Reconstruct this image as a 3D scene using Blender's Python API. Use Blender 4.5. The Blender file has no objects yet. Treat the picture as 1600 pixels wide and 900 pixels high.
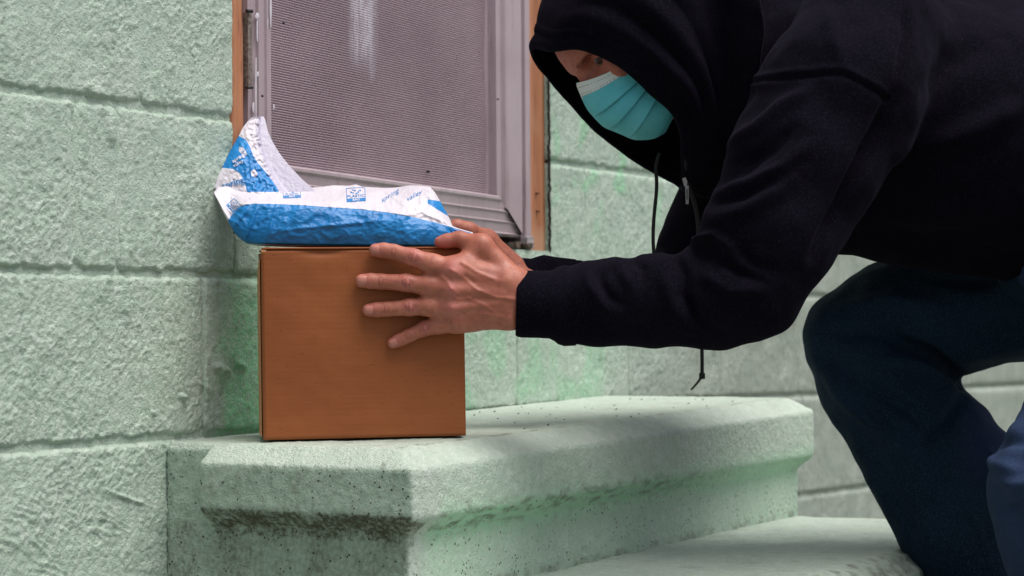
import bpy, math, random
import numpy as np
from mathutils import Matrix, Vector
random.seed(4); np.random.seed(4)
SC = bpy.context.scene
COL = SC.collection

# ------------------------------------------------------------------ camera, light, exposure
ROLL, PITCH, F, YAW = -0.00688, 0.01617, 3289.0, .50838      # focal length in photo pixels (1600 wide)
cr, sr, cp, sp = math.cos(ROLL), math.sin(ROLL), math.cos(PITCH), math.sin(PITCH)
_r0 = np.array([math.sin(YAW), -math.cos(YAW), 0]); _f0 = np.array([math.cos(YAW), math.sin(YAW), 0]); _z0 = np.array([0, 0, 1.])
FW = _f0*cp + _z0*sp; _u = -_f0*sp + _z0*cp
RT = cr*_r0 + sr*_u; UP = -sr*_r0 + cr*_u
CAM = np.array([-2.047, -1.628, .485])
def ray(px, py): return FW + RT*(px-800)/F - UP*(py-450)/F
def onY(px, py, Y=0.): v = ray(px, py); return CAM + v*(Y-CAM[1])/v[1]
def cc(px, py, D): return np.array([(px-800)/F*D, -(py-450)/F*D, D])     # camera-aligned metric frame
def c2w(v): v = np.asarray(v, float); return CAM + v[..., 0:1]*RT + v[..., 1:2]*UP + v[..., 2:3]*FW
def W(px, py, D): return c2w(cc(px, py, D))

cam = bpy.data.cameras.new('camera'); cam_o = bpy.data.objects.new('camera', cam); COL.objects.link(cam_o)
M = Matrix(((RT[0], UP[0], -FW[0], CAM[0]), (RT[1], UP[1], -FW[1], CAM[1]), (RT[2], UP[2], -FW[2], CAM[2]), (0, 0, 0, 1)))
cam_o.matrix_world = M
cam.sensor_width = 36; cam.lens = F/1600*36; cam.clip_start = .05; cam.clip_end = 500
cam.dof.use_dof = True; cam.dof.focus_distance = 2.62; cam.dof.aperture_fstop = 7.0
SC.camera = cam_o

SUN_DIR = np.array([.02, -.38, .92]); SUN_DIR /= np.linalg.norm(SUN_DIR)     # towards the sun
world = bpy.data.worlds.new('World'); SC.world = world; world.use_nodes = True
wn = world.node_tree.nodes; wl = world.node_tree.links
sky = wn.new('ShaderNodeTexSky'); sky.sky_type = 'NISHITA'; sky.sun_disc = False
sky.sun_elevation = math.asin(SUN_DIR[2]); sky.sun_rotation = math.atan2(SUN_DIR[0], SUN_DIR[1])
sky.dust_density = 3.0; sky.air_density = 1.0; sky.ozone_density = 1.0
hsn = wn.new('ShaderNodeHueSaturation'); hsn.inputs['Saturation'].default_value = .42       # thin overcast
wl.new(sky.outputs[0], hsn.inputs['Color']); wl.new(hsn.outputs[0], wn['Background'].inputs[0]); wn['Background'].inputs[1].default_value = .13
sun = bpy.data.lights.new('sun', 'SUN'); sun.energy = 3.6; sun.angle = math.radians(46); sun.color = (1, .95, .9)
sun_o = bpy.data.objects.new('sun', sun); COL.objects.link(sun_o)
sun_o.rotation_euler = Vector(SUN_DIR).to_track_quat('Z', 'Y').to_euler()
SC.view_settings.view_transform = 'Standard'; SC.view_settings.look = 'None'
SC.view_settings.exposure = 0.0; SC.view_settings.gamma = 1
SC.cycles.max_bounces = 8

# ------------------------------------------------------------------ helpers
def empty(name, loc, label=None, cat=None, group=None):
    o = bpy.data.objects.new(name, None); COL.objects.link(o); o.location = loc; o.empty_display_size = .05
    if label: o['label'] = label
    if cat: o['category'] = cat
    if group: o['group'] = group
    return o
def origin(o):
    v = np.zeros(3)
    while o is not None: v += np.array(o.location); o = o.parent
    return v
def mesh(name, V, faces, mat, parent=None, smooth=True, attrs=None, uv=None, origin_at=None):
    """V in world metres; faces (n,3|4) array or list of lists"""
    V = np.asarray(V, np.float64)
    off = origin(parent) if parent is not None else np.zeros(3)
    o_loc = np.zeros(3)
    if origin_at is not None: o_loc = np.array(origin_at) - off
    me = bpy.data.meshes.new(name)
    Vl = (V - off - o_loc).astype(np.float32)
    if isinstance(faces, np.ndarray):
        n, k = faces.shape
        me.vertices.add(len(Vl)); me.vertices.foreach_set('co', Vl.ravel())
        me.loops.add(n*k); me.loops.foreach_set('vertex_index', faces.astype(np.int32).ravel())
        me.polygons.add(n); me.polygons.foreach_set('loop_start', np.arange(0, n*k, k, dtype=np.int32))
        try: me.polygons.foreach_set('loop_total', np.full(n, k, np.int32))
        except Exception: pass
        me.update(calc_edges=True)
    else:
        me.from_pydata([tuple(v) for v in Vl], [], [tuple(f) for f in faces]); me.update()
    if smooth: me.polygons.foreach_set('use_smooth', np.ones(len(me.polygons), bool))
    if attrs:
        for kname, val in attrs.items():
            a = me.attributes.new(kname, 'FLOAT', 'POINT'); a.data.foreach_set('value', np.asarray(val, np.float32))
    if mat: me.materials.append(mat)
    o = bpy.data.objects.new(name, me); COL.objects.link(o)
    if parent is not None: o.parent = parent
    o.location = o_loc
    return o
def tag(o, label=None, cat=None, group=None, kind=None):
    if label: o['label'] = label
    if cat: o['category'] = cat
    if group: o['group'] = group
    if kind: o['kind'] = kind
    return o
def grid_faces(nu, nv, closed_u=False):
    I = np.arange(nu*nv).reshape(nu, nv)
    if closed_u: I = np.vstack([I, I[:1]])
    return np.stack([I[:-1, :-1], I[1:, :-1], I[1:, 1:], I[:-1, 1:]], -1).reshape(-1, 4)
def box_vf(x0, x1, y0, y1, z0, z1):
    V = [(x0, y0, z0), (x1, y0, z0), (x1, y1, z0), (x0, y1, z0), (x0, y0, z1), (x1, y0, z1), (x1, y1, z1), (x0, y1, z1)]
    return V, [(0, 3, 2, 1), (4, 5, 6, 7), (0, 1, 5, 4), (1, 2, 6, 5), (2, 3, 7, 6), (3, 0, 4, 7)]
def bevel(o, w, seg=2):
    m = o.modifiers.new('bevel', 'BEVEL'); m.width = w; m.segments = seg; m.limit_method = 'ANGLE'; m.angle_limit = math.radians(40)
    return o

# numpy gradient noise
_perm = np.random.RandomState(7).permutation(256).astype(np.int32); _perm = np.concatenate([_perm, _perm, _perm])
_g = np.random.RandomState(8).normal(size=(256, 3)).astype(np.float32); _g /= np.linalg.norm(_g, axis=1)[:, None]
def noise(P, s):
    P = np.asarray(P, np.float32)/s
    i = np.floor(P).astype(np.int32); f = P - i; i &= 255
    w = f*f*f*(f*(f*6-15)+10)
    out = 0
    for dx in (0, 1):
        for dy in (0, 1):
            for dz in (0, 1):
                h = _perm[_perm[_perm[(i[:, 0]+dx) & 255]+((i[:, 1]+dy) & 255)]+((i[:, 2]+dz) & 255)]
                g = _g[h]
                v = (g*(f-np.array([dx, dy, dz], np.float32))).sum(1)
                out = out + v*(w[:, 0] if dx else 1-w[:, 0])*(w[:, 1] if dy else 1-w[:, 1])*(w[:, 2] if dz else 1-w[:, 2])
    return out*1.5
def fbm(P, s, o=3, g=.5):
    r = 0; a = 1.
    P = np.asarray(P)
    for k in range(o): r = r + a*noise(P+17.3*k*s, s); s *= .5; a *= g
    return r
def ss(a, b, x): t = np.clip((x-a)/(b-a), 0, 1); return t*t*(3-2*t)

# ------------------------------------------------------------------ materials
def srgb(r, g, b):
    f = lambda c: (c/255/12.92 if c/255 <= .04045 else ((c/255+.055)/1.055)**2.4)
    return (f(r), f(g), f(b), 1)
class NT:
    def __init__(s, name):
        s.m = bpy.data.materials.new(name); s.m.use_nodes = True; s.t = s.m.node_tree; s.n = s.t.nodes; s.b = s.n['Principled BSDF']
        s.tc = s.n.new('ShaderNodeTexCoord')
    def link(s, a, b): s.t.links.new(a, b)
    def val(s, inp, v):
        if isinstance(v, bpy.types.NodeSocket): s.link(v, inp)
        else: inp.default_value = v
    def noise(s, scale, detail=4, rough=.55, vec=None, dist=0):
        n = s.n.new('ShaderNodeTexNoise'); n.inputs['Scale'].default_value = scale; n.inputs['Detail'].default_value = detail
        n.inputs['Roughness'].default_value = rough; n.inputs['Distortion'].default_value = dist
        s.link(vec if vec else s.tc.outputs['Object'], n.inputs['Vector']); return n.outputs['Fac']
    def voro(s, scale, feature='F1', vec=None):
        n = s.n.new('ShaderNodeTexVoronoi'); n.feature = feature; n.inputs['Scale'].default_value = scale
        s.link(vec if vec else s.tc.outputs['Object'], n.inputs['Vector']); return n.outputs['Distance']
    def mapping(s, scale=(1, 1, 1), rot=(0, 0, 0), out='Object'):
        n = s.n.new('ShaderNodeMapping'); n.inputs['Scale'].default_value = scale; n.inputs['Rotation'].default_value = rot
        s.link(s.tc.outputs[out], n.inputs['Vector']); return n.outputs[0]
    def ramp(s, fac, a, b, ca=(0, 0, 0, 1), cb=(1, 1, 1, 1)):
        n = s.n.new('ShaderNodeValToRGB'); e = n.color_ramp.elements
        e[0].position = a; e[1].position = b; e[0].color = ca; e[1].color = cb; s.link(fac, n.inputs[0]); return n.outputs[0]
    def rng(s, v, a, b, c=0., d=1.):
        n = s.n.new('ShaderNodeMapRange'); n.inputs[1].default_value = a; n.inputs[2].default_value = b
        n.inputs[3].default_value = c; n.inputs[4].default_value = d; s.link(v, n.inputs[0]); return n.outputs[0]
    def mix(s, fac, a, b, t='MIX'):
        n = s.n.new('ShaderNodeMix'); n.data_type = 'RGBA'; n.blend_type = t
        s.val(n.inputs['Factor'], fac); s.val(n.inputs['A'], a); s.val(n.inputs['B'], b); return n.outputs['Result']
    def math(s, op, a, b=0., c=None):
        n = s.n.new('ShaderNodeMath'); n.operation = op; s.val(n.inputs[0], a); s.val(n.inputs[1], b)
        if c is not None: s.val(n.inputs[2], c)
        return n.outputs[0]
    def attr(s, name):
        n = s.n.new('ShaderNodeAttribute'); n.attribute_name = name; return n.outputs['Fac']
    def bump(s, h, strength=.5, dist=.001, prev=None):
        n = s.n.new('ShaderNodeBump'); n.inputs['Strength'].default_value = strength; n.inputs['Distance'].default_value = dist
        s.link(h, n.inputs['Height'])
        if prev: s.link(prev, n.inputs['Normal'])
        return n.outputs[0]
    def done(s, color=None, rough=None, normal=None, **kw):
        if color is not None: s.val(s.b.inputs['Base Color'], color)
        if rough is not None: s.val(s.b.inputs['Roughness'], rough)
        if normal is not None: s.link(normal, s.b.inputs['Normal'])
        for k, v in kw.items(): s.val(s.b.inputs[k.replace('_', ' ')], v)
        return s.m

# painted masonry: pale mint paint, old, semi-matt; 'grey' fades to old greyer paint, 'dirt' soot/algae, 'fresh' saturated newer green, plus shade painted in beside the box
def paint_mat(name, gr=1.0):
    n = NT(name)
    c = n.mix(n.ramp(n.noise(9, 5), .35, .7), (.385, .505, .405, 1), (.47, .575, .485, 1))
    c = n.mix(n.ramp(n.noise(70, 4, .7), .45, .75), c, (.60, .69, .61, 1))
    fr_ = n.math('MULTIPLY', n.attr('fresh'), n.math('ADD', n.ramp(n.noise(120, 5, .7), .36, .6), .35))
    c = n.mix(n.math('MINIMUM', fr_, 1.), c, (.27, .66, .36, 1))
    c = n.mix(n.attr('grey'), c, n.mix(n.ramp(n.noise(14, 5), .4, .65), (.27, .305, .265, 1), (.37, .40, .355, 1)))
    if gr > 1: c = n.mix(.30, c, (.74, .79, .72, 1))
    # grime caught in pits
    pit = n.ramp(n.noise(260, 3, .6), .30, .40, (1, 1, 1, 1), (0, 0, 0, 1))
    grime = n.math('MULTIPLY', pit, n.ramp(n.noise(11, 3), .42, .62))
    c = n.mix(n.math('MULTIPLY', grime, .35*gr), c, (.10, .13, .09, 1))
    # dirt
    dn = n.ramp(n.noise(150, 4, .75), .38, .62)
    dn2 = n.ramp(n.noise(22, 4, .6), .35, .6)
    d = n.math('MULTIPLY', n.attr('dirt'), n.math('ADD', n.math('MULTIPLY', dn, .75), n.math('MULTIPLY', dn2, .35)))
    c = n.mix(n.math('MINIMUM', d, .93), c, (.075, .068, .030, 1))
    # scattered dark specks
    v = n.voro(150); sp_ = n.math('MULTIPLY', n.math('LESS_THAN', v, .20), n.ramp(n.noise(45, 2), .48, .56))
    c = n.mix(n.math('MULTIPLY', sp_, n.attr('speck')), c, (.03, .025, .018, 1))
    v2 = n.voro(38); sp2 = n.math('MULTIPLY', n.math('LESS_THAN', v2, .065), n.attr('speck'))
    c = n.mix(n.math('MULTIPLY', sp2, .8), c, (.05, .03, .02, 1))
    b1 = n.bump(n.noise(520, 3, .6), .7*gr, .0011*gr)
    b2 = n.bump(n.noise(210, 5, .7), min(1, .9*gr), .0034*gr, b1)
    pb = n.math('MULTIPLY', n.ramp(n.voro(170), .08, .26), n.ramp(n.noise(35, 3), .45, .6, (1, 1, 1, 1), (.0, .0, .0, 1)))
    b2 = n.bump(n.math('MAXIMUM', pb, n.ramp(n.voro(170), .0, .3)), .5, .0016*gr, b2)
    return n.done(c, n.rng(n.noise(60, 3), .3, .7, .30, .52), b2, Specular_IOR_Level=.5)
M_PAINT = paint_mat('mint masonry paint')
M_STOOP = paint_mat('mint paint on rough concrete', 1.1)

def simple(name, col, rough=.5, metal=0, nscale=None, ncol=None, bumps=None, **kw):
    n = NT(name); c = col
    if nscale: c = n.mix(n.ramp(n.noise(nscale, 4), .35, .7), col, ncol)
    nb = None
    for (s_, st, d) in (bumps or []): nb = n.bump(n.noise(s_, 4), st, d, nb)
    return n.done(c, rough, nb, Metallic=metal, **kw)
M_GAP = simple('dark gap', (.012, .011, .009, 1), .9, 0, 60, (.05, .04, .03, 1), [(200, .8, .004)])
M_PITCH = simple('old tar joint', (.016, .014, .012, 1), .7, 0, 90, (.05, .042, .036, 1), [(160, .9, .004)])

def alu_mat():
    n = NT('mauve aluminium')
    c = n.mix(n.ramp(n.noise(6, 4), .35, .7), srgb(168, 151, 158), srgb(184, 168, 174))
    g = n.noise(1, 5, .7, n.mapping((90, 90, 6)))
    c = n.mix(n.ramp(g, .55, .75), c, srgb(150, 134, 138))
    return n.done(c, n.rng(n.noise(25, 3), .3, .7, .36, .55), n.bump(n.noise(150, 3), .15, .0006), Metallic=.15, Specular_IOR_Level=.5)
M_ALU = alu_mat()
def screen_mat():
    n = NT('ribbed screen')
    c = n.mix(n.ramp(n.noise(5, 4), .3, .75), srgb(158, 139, 148), srgb(178, 160, 168))
    ex = n.attr('stain')
    st = n.math('MULTIPLY', ex, n.ramp(n.noise(1, 5, .75, n.mapping((220, 40, 22))), .36, .56))
    c = n.mix(st, c, srgb(215, 208, 218))
    v = n.math('MULTIPLY', n.math('LESS_THAN', n.voro(55), .10), .8)
    c = n.mix(n.math('MULTIPLY', v, n.ramp(n.noise(8, 2), .5, .6)), c, srgb(165, 150, 158))
    return n.done(c, .5, None, Metallic=.05)
M_SCREEN = screen_mat()
def wood_mat():
    n = NT('stained wood trim')
    g = n.noise(1, 5, .6, n.mapping((70, 70, 3.5)), .4)
    c = n.mix(n.ramp(g, .3, .7), srgb(146, 86, 58), srgb(188, 128, 92))
    c = n.mix(n.ramp(n.noise(1, 4, .7, n.mapping((160, 160, 9))), .58, .7), c, srgb(98, 55, 40))
    c = n.mix(n.attr('worn'), c, srgb(196, 152, 122))
    return n.done(c, .55, n.bump(g, .3, .001))
M_WOOD = wood_mat()
def card_mat(name, inner=False):
    n = NT(name)
    a, b = (srgb(138, 74, 38), srgb(154, 87, 46)) if not inner else (srgb(196, 142, 98), srgb(208, 158, 116))
    c = n.mix(n.ramp(n.noise(5, 5), .3, .7), a, b)
    flute = n.n.new('ShaderNodeTexWave'); flute.wave_type = 'BANDS'; flute.bands_direction = 'Z'; flute.inputs['Scale'].default_value = 48
    flute.inputs['Distortion'].default_value = 1.2; flute.inputs['Detail'].default_value = 2
    n.link(n.tc.outputs['Object'], flute.inputs['Vector'])
    c = n.mix(n.math('MULTIPLY', flute.outputs['Fac'], .10), c, srgb(120, 64, 32))
    c = n.mix(n.math('MULTIPLY', n.ramp(n.noise(1, 3, .6, n.mapping((9, 9, 700))), .4, .65), .10), c, srgb(168, 104, 62))
    fib = n.noise(1, 4, .7, n.mapping((120, 120, 420)))
    c = n.mix(n.ramp(fib, .62, .72), c, srgb(104, 54, 28))
    return n.done(c, .62, n.bump(flute.outputs['Fac'], .05, .0005, n.bump(fib, .12, .0004)), Specular_IOR_Level=.3)
M_CARD = card_mat('brown cardboard'); M_CARD_IN = card_mat('cardboard edge', True)

def cloth_mat(name, col, col2, weave=900, rough=.95, sheen=.025, stint=(.5, .45, .75, 1)):
    n = NT(name)
    c = n.mix(n.ramp(n.noise(14, 4), .3, .7), col, col2)
    c = n.mix(n.ramp(n.noise(380, 3, .8), .5, .72), c, tuple(min(1, v*2.4) for v in col2[:3])+(1,))
    c = n.mix(n.math('LESS_THAN', n.voro(60), .022), c, (.09, .09, .10, 1))
    b = n.bump(n.noise(weave, 2), .5, .0008); b = n.bump(n.noise(30, 4, .5), .35, .004, b)
    m = n.done(c, rough, b, Specular_IOR_Level=.03)
    n.b.inputs['Sheen Weight'].default_value = sheen; n.b.inputs['Sheen Roughness'].default_value = .45
    n.b.inputs['Sheen Tint'].default_value = stint
    return m
M_HOODIE = cloth_mat('black fleece', (.0030, .0025, .0048, 1), (.0052, .0043, .0082, 1))
def rib_mat():
    n = NT('black ribbed knit')
    w = n.n.new('ShaderNodeTexWave'); w.bands_direction = 'Y'; w.inputs['Scale'].default_value = 1
    n.link(n.mapping((1, 1, 1), out='UV'), w.inputs['Vector']); w.inputs['Scale'].default_value = 28
    m = n.done((.009, .0085, .012, 1), .9, n.bump(w.outputs['Fac'], .5, .0008), Specular_IOR_Level=.2)
    n.b.inputs['Sheen Weight'].default_value = .1
    return m
M_RIB = M_HOODIE
def denim_mat():
    n = NT('dark denim')
    tw = n.n.new('ShaderNodeTexWave'); tw.bands_direction = 'DIAGONAL'; tw.inputs['Scale'].default_value = 260; tw.inputs['Distortion'].default_value = 1
    n.link(n.tc.outputs['Object'], tw.inputs['Vector'])
    c = n.mix(n.ramp(n.noise(7, 4), .3, .7), (.0028, .0090, .020, 1), (.0065, .020, .038, 1))
    c = n.mix(n.attr('blue_highlight'), c, (.034, .050, .125, 1))  # bluish highlights mixed into the denim colour
    c = n.mix(n.math('MULTIPLY', tw.outputs['Fac'], .22), c, (.02, .045, .075, 1))
    c = n.mix(n.math('MULTIPLY', n.ramp(n.noise(420, 3, .8), .5, .68), .7), c, (.035, .065, .115, 1))
    m = n.done(c, .82, n.bump(tw.outputs['Fac'], .3, .0006, n.bump(n.noise(25, 4), .4, .004)), Specular_IOR_Level=.10)
    n.b.inputs['Sheen Weight'].default_value = .03; n.b.inputs['Sheen Tint'].default_value = (.4, .6, 1, 1)
    return m
M_DENIM = denim_mat()
def skin_mat():
    n = NT('weathered skin')
    c = n.mix(n.ramp(n.noise(28, 5), .32, .7), srgb(158, 90, 72), srgb(182, 112, 91))
    c = n.mix(n.ramp(n.noise(120, 4, .7), .5, .72), c, srgb(148, 78, 66))
    c = n.mix(n.attr('pink'), c, srgb(184, 106, 100))
    c = n.mix(n.attr('crease'), c, srgb(142, 74, 62))
    cr_ = n.voro(420, 'DISTANCE_TO_EDGE')
    b = n.bump(n.math('MINIMUM', cr_, .12), .5, .0007); b = n.bump(n.noise(140, 4), .4, .0011, b)
    m = n.done(c, n.rng(n.noise(90, 3), .3, .7, .42, .58), b, Specular_IOR_Level=.45)
    n.b.inputs['Subsurface Weight'].default_value = .25; n.b.inputs['Subsurface Radius'].default_value = (1., .35, .2); n.b.inputs['Subsurface Scale'].default_value = .004
    return m
M_SKIN = skin_mat()
M_NAIL = simple('fingernail', srgb(182, 112, 100), .36, 0, 60, srgb(192, 124, 110), Specular_IOR_Level=.5)
M_METAL = simple('dull zip metal', (.35, .34, .33, 1), .35, 1.)
M_DARKMETAL = simple('dark metal', (.03, .03, .03, 1), .5, .6)
M_CORD = simple('black cord', (.008, .008, .009, 1), .85)
M_EYEW = simple('eye white', (.30, .24, .22, 1), .2)
M_HAIR = simple('grey brown hair', (.09, .075, .065, 1), .6)
M_SHOE = simple('shoe leather', (.02, .018, .018, 1), .6, 0, 20, (.03, .028, .026, 1), [(80, .4, .002)])

def bag_mat():
    n = NT('printed poly mailer')
    c = n.mix(n.ramp(n.noise(18, 4), .3, .7), srgb(200, 192, 203), srgb(212, 206, 215))
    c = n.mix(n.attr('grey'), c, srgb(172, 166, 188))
    blue = n.mix(n.ramp(n.noise(20, 4), .35, .65), srgb(10, 108, 174), srgb(20, 126, 196))
    edge = n.math('ADD', n.attr('blue'), n.math('MULTIPLY', n.math('SUBTRACT', n.noise(300, 2), .5), .0006))
    c = n.mix(n.math('GREATER_THAN', edge, 0.), c, blue)
    b = n.bump(n.noise(170, 3, .5, dist=1.0), .4, .0012); b = n.bump(n.noise(60, 3, .5, dist=1.5), .4, .003, b)
    return n.done(c, .42, b, Specular_IOR_Level=.42)
M_BAG = bag_mat()
M_INKB = simple('blue ink', srgb(40, 120, 184), .4)
M_INKW = simple('white ink', srgb(214, 212, 224), .4)
def mask_mat():
    n = NT('surgical mask fabric')
    c = n.mix(n.ramp(n.noise(20, 3), .3, .7), srgb(88, 186, 202), srgb(112, 202, 214))
    c = n.mix(n.math('GREATER_THAN', n.attr('top'), .5), c, srgb(218, 226, 226))
    c = n.mix(n.attr('dots'), c, srgb(90, 104, 112))
    m = n.done(c, .75, n.bump(n.noise(700, 2), .25, .0005), Specular_IOR_Level=.25)
    n.b.inputs['Subsurface Weight'].default_value = 0.1; n.b.inputs['Subsurface Scale'].default_value = .003
    return m
M_MASK = mask_mat()
M_GROUND = simple('ground', (.10, .115, .09, 1), .9, 0, 6, (.15, .16, .13, 1), [(40, .5, .01)])

# ------------------------------------------------------------------ ground
gx = np.linspace(-1, 1, 60); gx = np.sign(gx)*np.abs(gx)**3*150
GX, GY = np.meshgrid(gx, gx, indexing='ij'); GY = np.minimum(GY, 150)
GV = np.stack([GX.ravel(), GY.ravel(), np.zeros(GX.size)], 1)
tag(mesh('ground', GV, grid_faces(60, 60), M_GROUND), kind='structure')

# ------------------------------------------------------------------ masonry wall
OX0, OX1, OZ0, OZ1 = .143, 1.006, .603, 1.95          # window opening
JZ = [.145, .346, .547, .749]
def zwarp(X, Z): return .76 - (.76-Z)*(1+.05*np.clip(X-1, 0, 3)/1.2)
wall = tag(empty('wall', (-1.0, 0, 0)), 'pale mint painted block wall with the window set in it, behind the stoop', 'wall')

smears = [  # trowel smears and lumps on the paint: (X, Z, half width, half height, height)
 (onY(196, 470)[0], onY(196, 455)[2], .008, .05, .004), (onY(345, 577)[0], onY(345, 577)[2], .016, .005, .009), (onY(375, 571)[0], onY(375, 571)[2], .010, .004, .006),
 (onY(176, 200)[0], .72, .012, .02, .0035), (onY(285, 620)[0], onY(285, 620)[2], .006, .004, .006), (onY(240, 645)[0], onY(240, 645)[2], .005, .004, .004), (onY(200, 779)[0], onY(200, 779)[2], .045, .0022, .0028), (onY(148, 842)[0], onY(148, 842)[2], .010, .006, -.005), (onY(150, 155)[0], .76, .02, .006, .002)]
def relief(X, Z):
    P = np.stack([X, np.zeros_like(X), Z], 1)
    left = 1-ss(.3, .9, X)
    m = ss(-.25, .35, noise(P+3, .13))
    h = .0022*noise(P, .07) + .0012*noise(P, .03)
    pit = fbm(P+5, .0095, 3, .65); h += (.0009+.0014*m)*(-np.abs(pit)+.3)
    knob = noise(P+9, .0048); h += (.0007+.0009*m)*knob + .0010*noise(P+55, .0085)
    h += .0018*ss(.45, .8, noise(P+31, .009))*m          # raised knobs
    h -= .0035*ss(.55, .8, noise(P+44, .022))            # pin holes
    h -= .0022*ss(.012, .0, np.abs(noise(P+71, .05)))*ss(.0, .3, noise(P+5, .1))*.6
    # brushed, wavy paint on the low courses and in the far left
    wv = ss(.33, .27, Z)*left
    wob = X*.5+Z+.02*noise(P, .06)+.005*noise(P, .015)
    h += wv*.0009*np.sin(wob*2*math.pi/.010+5*noise(P+2, .05))*ss(.0, .5, noise(P+8, .07))
    rb_ = ss(.555, .565, Z)*ss(.745, .735, Z)
    h += rb_*(-.0042*np.exp(-((X+.172+.002*noise(P, .02))/.0028)**2)+.0012*np.exp(-((X+.160)/.005)**2)*(1+noise(P, .02))-.0026*np.exp(-((X+.087+.003*noise(P+4, .02))/.0024)**2)*ss(-.2, .2, noise(P+6, .03)))
    for dx_, z1_, z2_, hh_ in ((.082, .56, .37, .0016), (.060, .545, .47, .0012), (-.07, .75, .62, .0014), (-.145, .75, .56, .0022), (.112, .50, .40, .0014), (.02, .345, .25, .001)):
        h += hh_*np.exp(-((X-dx_-.0015*np.sin(Z*60))/.0022)**2)*ss(z2_, z2_+.02, Z)*ss(z1_+.004, z1_-.004, Z)
    for (sx, sz, a, b, hh) in smears:
        h += hh*np.exp(-(((X-sx)/a)**2+((Z-sz+(X-sx)*.3)/b)**2)**2)*(1+.4*noise(P, .01))
    return h
def jz_depth(X, Z, x0, x1, z0, z1, soft):
    P = np.stack([X, np.zeros_like(X)+.5, Z], 1)
    nz_ = .0035*noise(P, .02)+.002*noise(P, .008)
    dz = np.minimum(Z-z0, z1-Z)+nz_; dx = np.minimum(X-x0, x1-X)+nz_
    return -.0062*(1-ss(-.001, .0055, dz)) - soft*(1-ss(-.001, .006, dx))
def wall_attrs(X, Z):
    P = np.stack([X, np.zeros_like(X), Z], 1)
    grey = .80*ss(1.15, 1.7, X + .25*noise(P, .15) - (Z-.4)*.9)
    fresh = .9*ss(.085, .15, X+.03*noise(P, .03))*ss(.62, .45, Z+.04*noise(P, .05))*ss(.45, .25, X)  # saturated green beside the box: its shade, painted into the wall colour
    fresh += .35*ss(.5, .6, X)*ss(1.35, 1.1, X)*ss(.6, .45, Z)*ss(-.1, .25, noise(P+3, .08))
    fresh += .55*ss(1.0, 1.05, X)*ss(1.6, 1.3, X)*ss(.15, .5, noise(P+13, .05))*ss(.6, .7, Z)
    dirt = .5*ss(1.2, 1.5, X)*ss(.35, .6, noise(P+21, .03))*ss(.62, .5, Z)
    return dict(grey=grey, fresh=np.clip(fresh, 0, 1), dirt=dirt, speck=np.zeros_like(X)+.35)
def visible_res(x0, x1, z0, z1):
    if x1 < -.31 or z0 > .98 or (x1 > 1.006 and z0 > .8): return .012
    if x1 < .3: return .0021
    if x0 < 1.3: return .0032
    return .005 if x0 < 3 else .012
def add_block(x0, x1, z0, z1, soft=.0018):
    g = .0028
    x0g, x1g, z0g, z1g = x0+g*.6, x1-g*.6, z0+g, z1-g
    # clip invisible far-left parts to a coarser grid by splitting nothing: resolution per block
    res = visible_res(x0, x1, z0, z1)
    nx = max(3, int((x1g-x0g)/res)); nz = max(3, int((z1g-z0g)/res))
    X, Z = np.meshgrid(np.linspace(x0g, x1g, nx), np.linspace(z0g, z1g, nz), indexing='ij')
    X = X.ravel(); Z = Z.ravel()
    zt = random.uniform(-.0012, .0012)
    h = relief(X, Z)*(1 if res < .01 else .4) + jz_depth(X, Z, x0g, x1g, z0g, z1g, soft)*(1 if res < .01 else .5) + zt
    f = grid_faces(nx, nz)
    V = np.stack([X, -h, zwarp(X, Z)], 1)
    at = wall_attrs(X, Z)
    # sides and back so that each block has depth
    I = np.arange(nx*nz).reshape(nx, nz)
    ring = np.concatenate([I[:, 0], I[-1, 1:], I[-2::-1, -1], I[0, -2:0:-1]])
    Vb = V[ring].copy(); Vb[:, 1] = .03
    n0 = len(V); m_ = len(ring)
    rf = np.stack([ring, n0+np.arange(m_), n0+(np.arange(m_)+1) % m_, np.roll(ring, -1)], 1)
    V = np.vstack([V, Vb]); f = np.vstack([f, rf])
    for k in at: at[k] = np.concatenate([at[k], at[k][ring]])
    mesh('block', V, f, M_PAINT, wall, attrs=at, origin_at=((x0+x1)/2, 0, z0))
rows = [(-.056, .145), (.145, .346), (.346, .547), (.547, .749), (.749, .952), (.952, 1.155), (1.155, 1.358), (1.358, 1.561), (1.561, 1.764), (1.764, 1.967), (1.967, 2.17), (2.17, 2.373)]
L_ = .406
special = {3: [-.972, -.566, -.16, -.086], 2: [-.711, -.305, .077], 4: [-.853, -.447, -.041], 1: [-.97, -.711, -.305, .101]}
for r, (z0, z1) in enumerate(rows):
    z0 = max(z0, 0.)
    js = list(special.get(r, [-1.0 + (r % 2)*.2, -.6+(r % 2)*.2, -.2+(r % 2)*.2]))
    js = [-1.4 if i == -1 else j for i, j in enumerate(js)]
    while js[-1] < (5.4 if r < 7 else 3.0): js.append(js[-1]+L_)
    js = [-1.0]+[j for j in js if j > -.95]
    for a, b in zip(js[:-1], js[1:]):
        soft = .0018
        if r == 3 and (abs(b+.16) < .01 or abs(a+.16) < .01): soft = .0055
        if z1 <= OZ0 or z0 >= OZ1 or b <= OX0 or a >= OX1: add_block(a, b, z0, z1, soft); continue
        # cut by the opening
        if a < OX0-.03: add_block(a, OX0, z0, z1, soft)
        if b > OX1+.03: add_block(OX1, b, z0, z1, soft)
        lo, hi = max(a, OX0), min(b, OX1)
        if z0 < OZ0-.02 and hi-lo > .03: add_block(lo, hi, z0, OZ0, soft)
        if z1 > OZ1+.02 and hi-lo > .03: add_block(lo, hi, OZ1, z1, soft)
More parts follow.
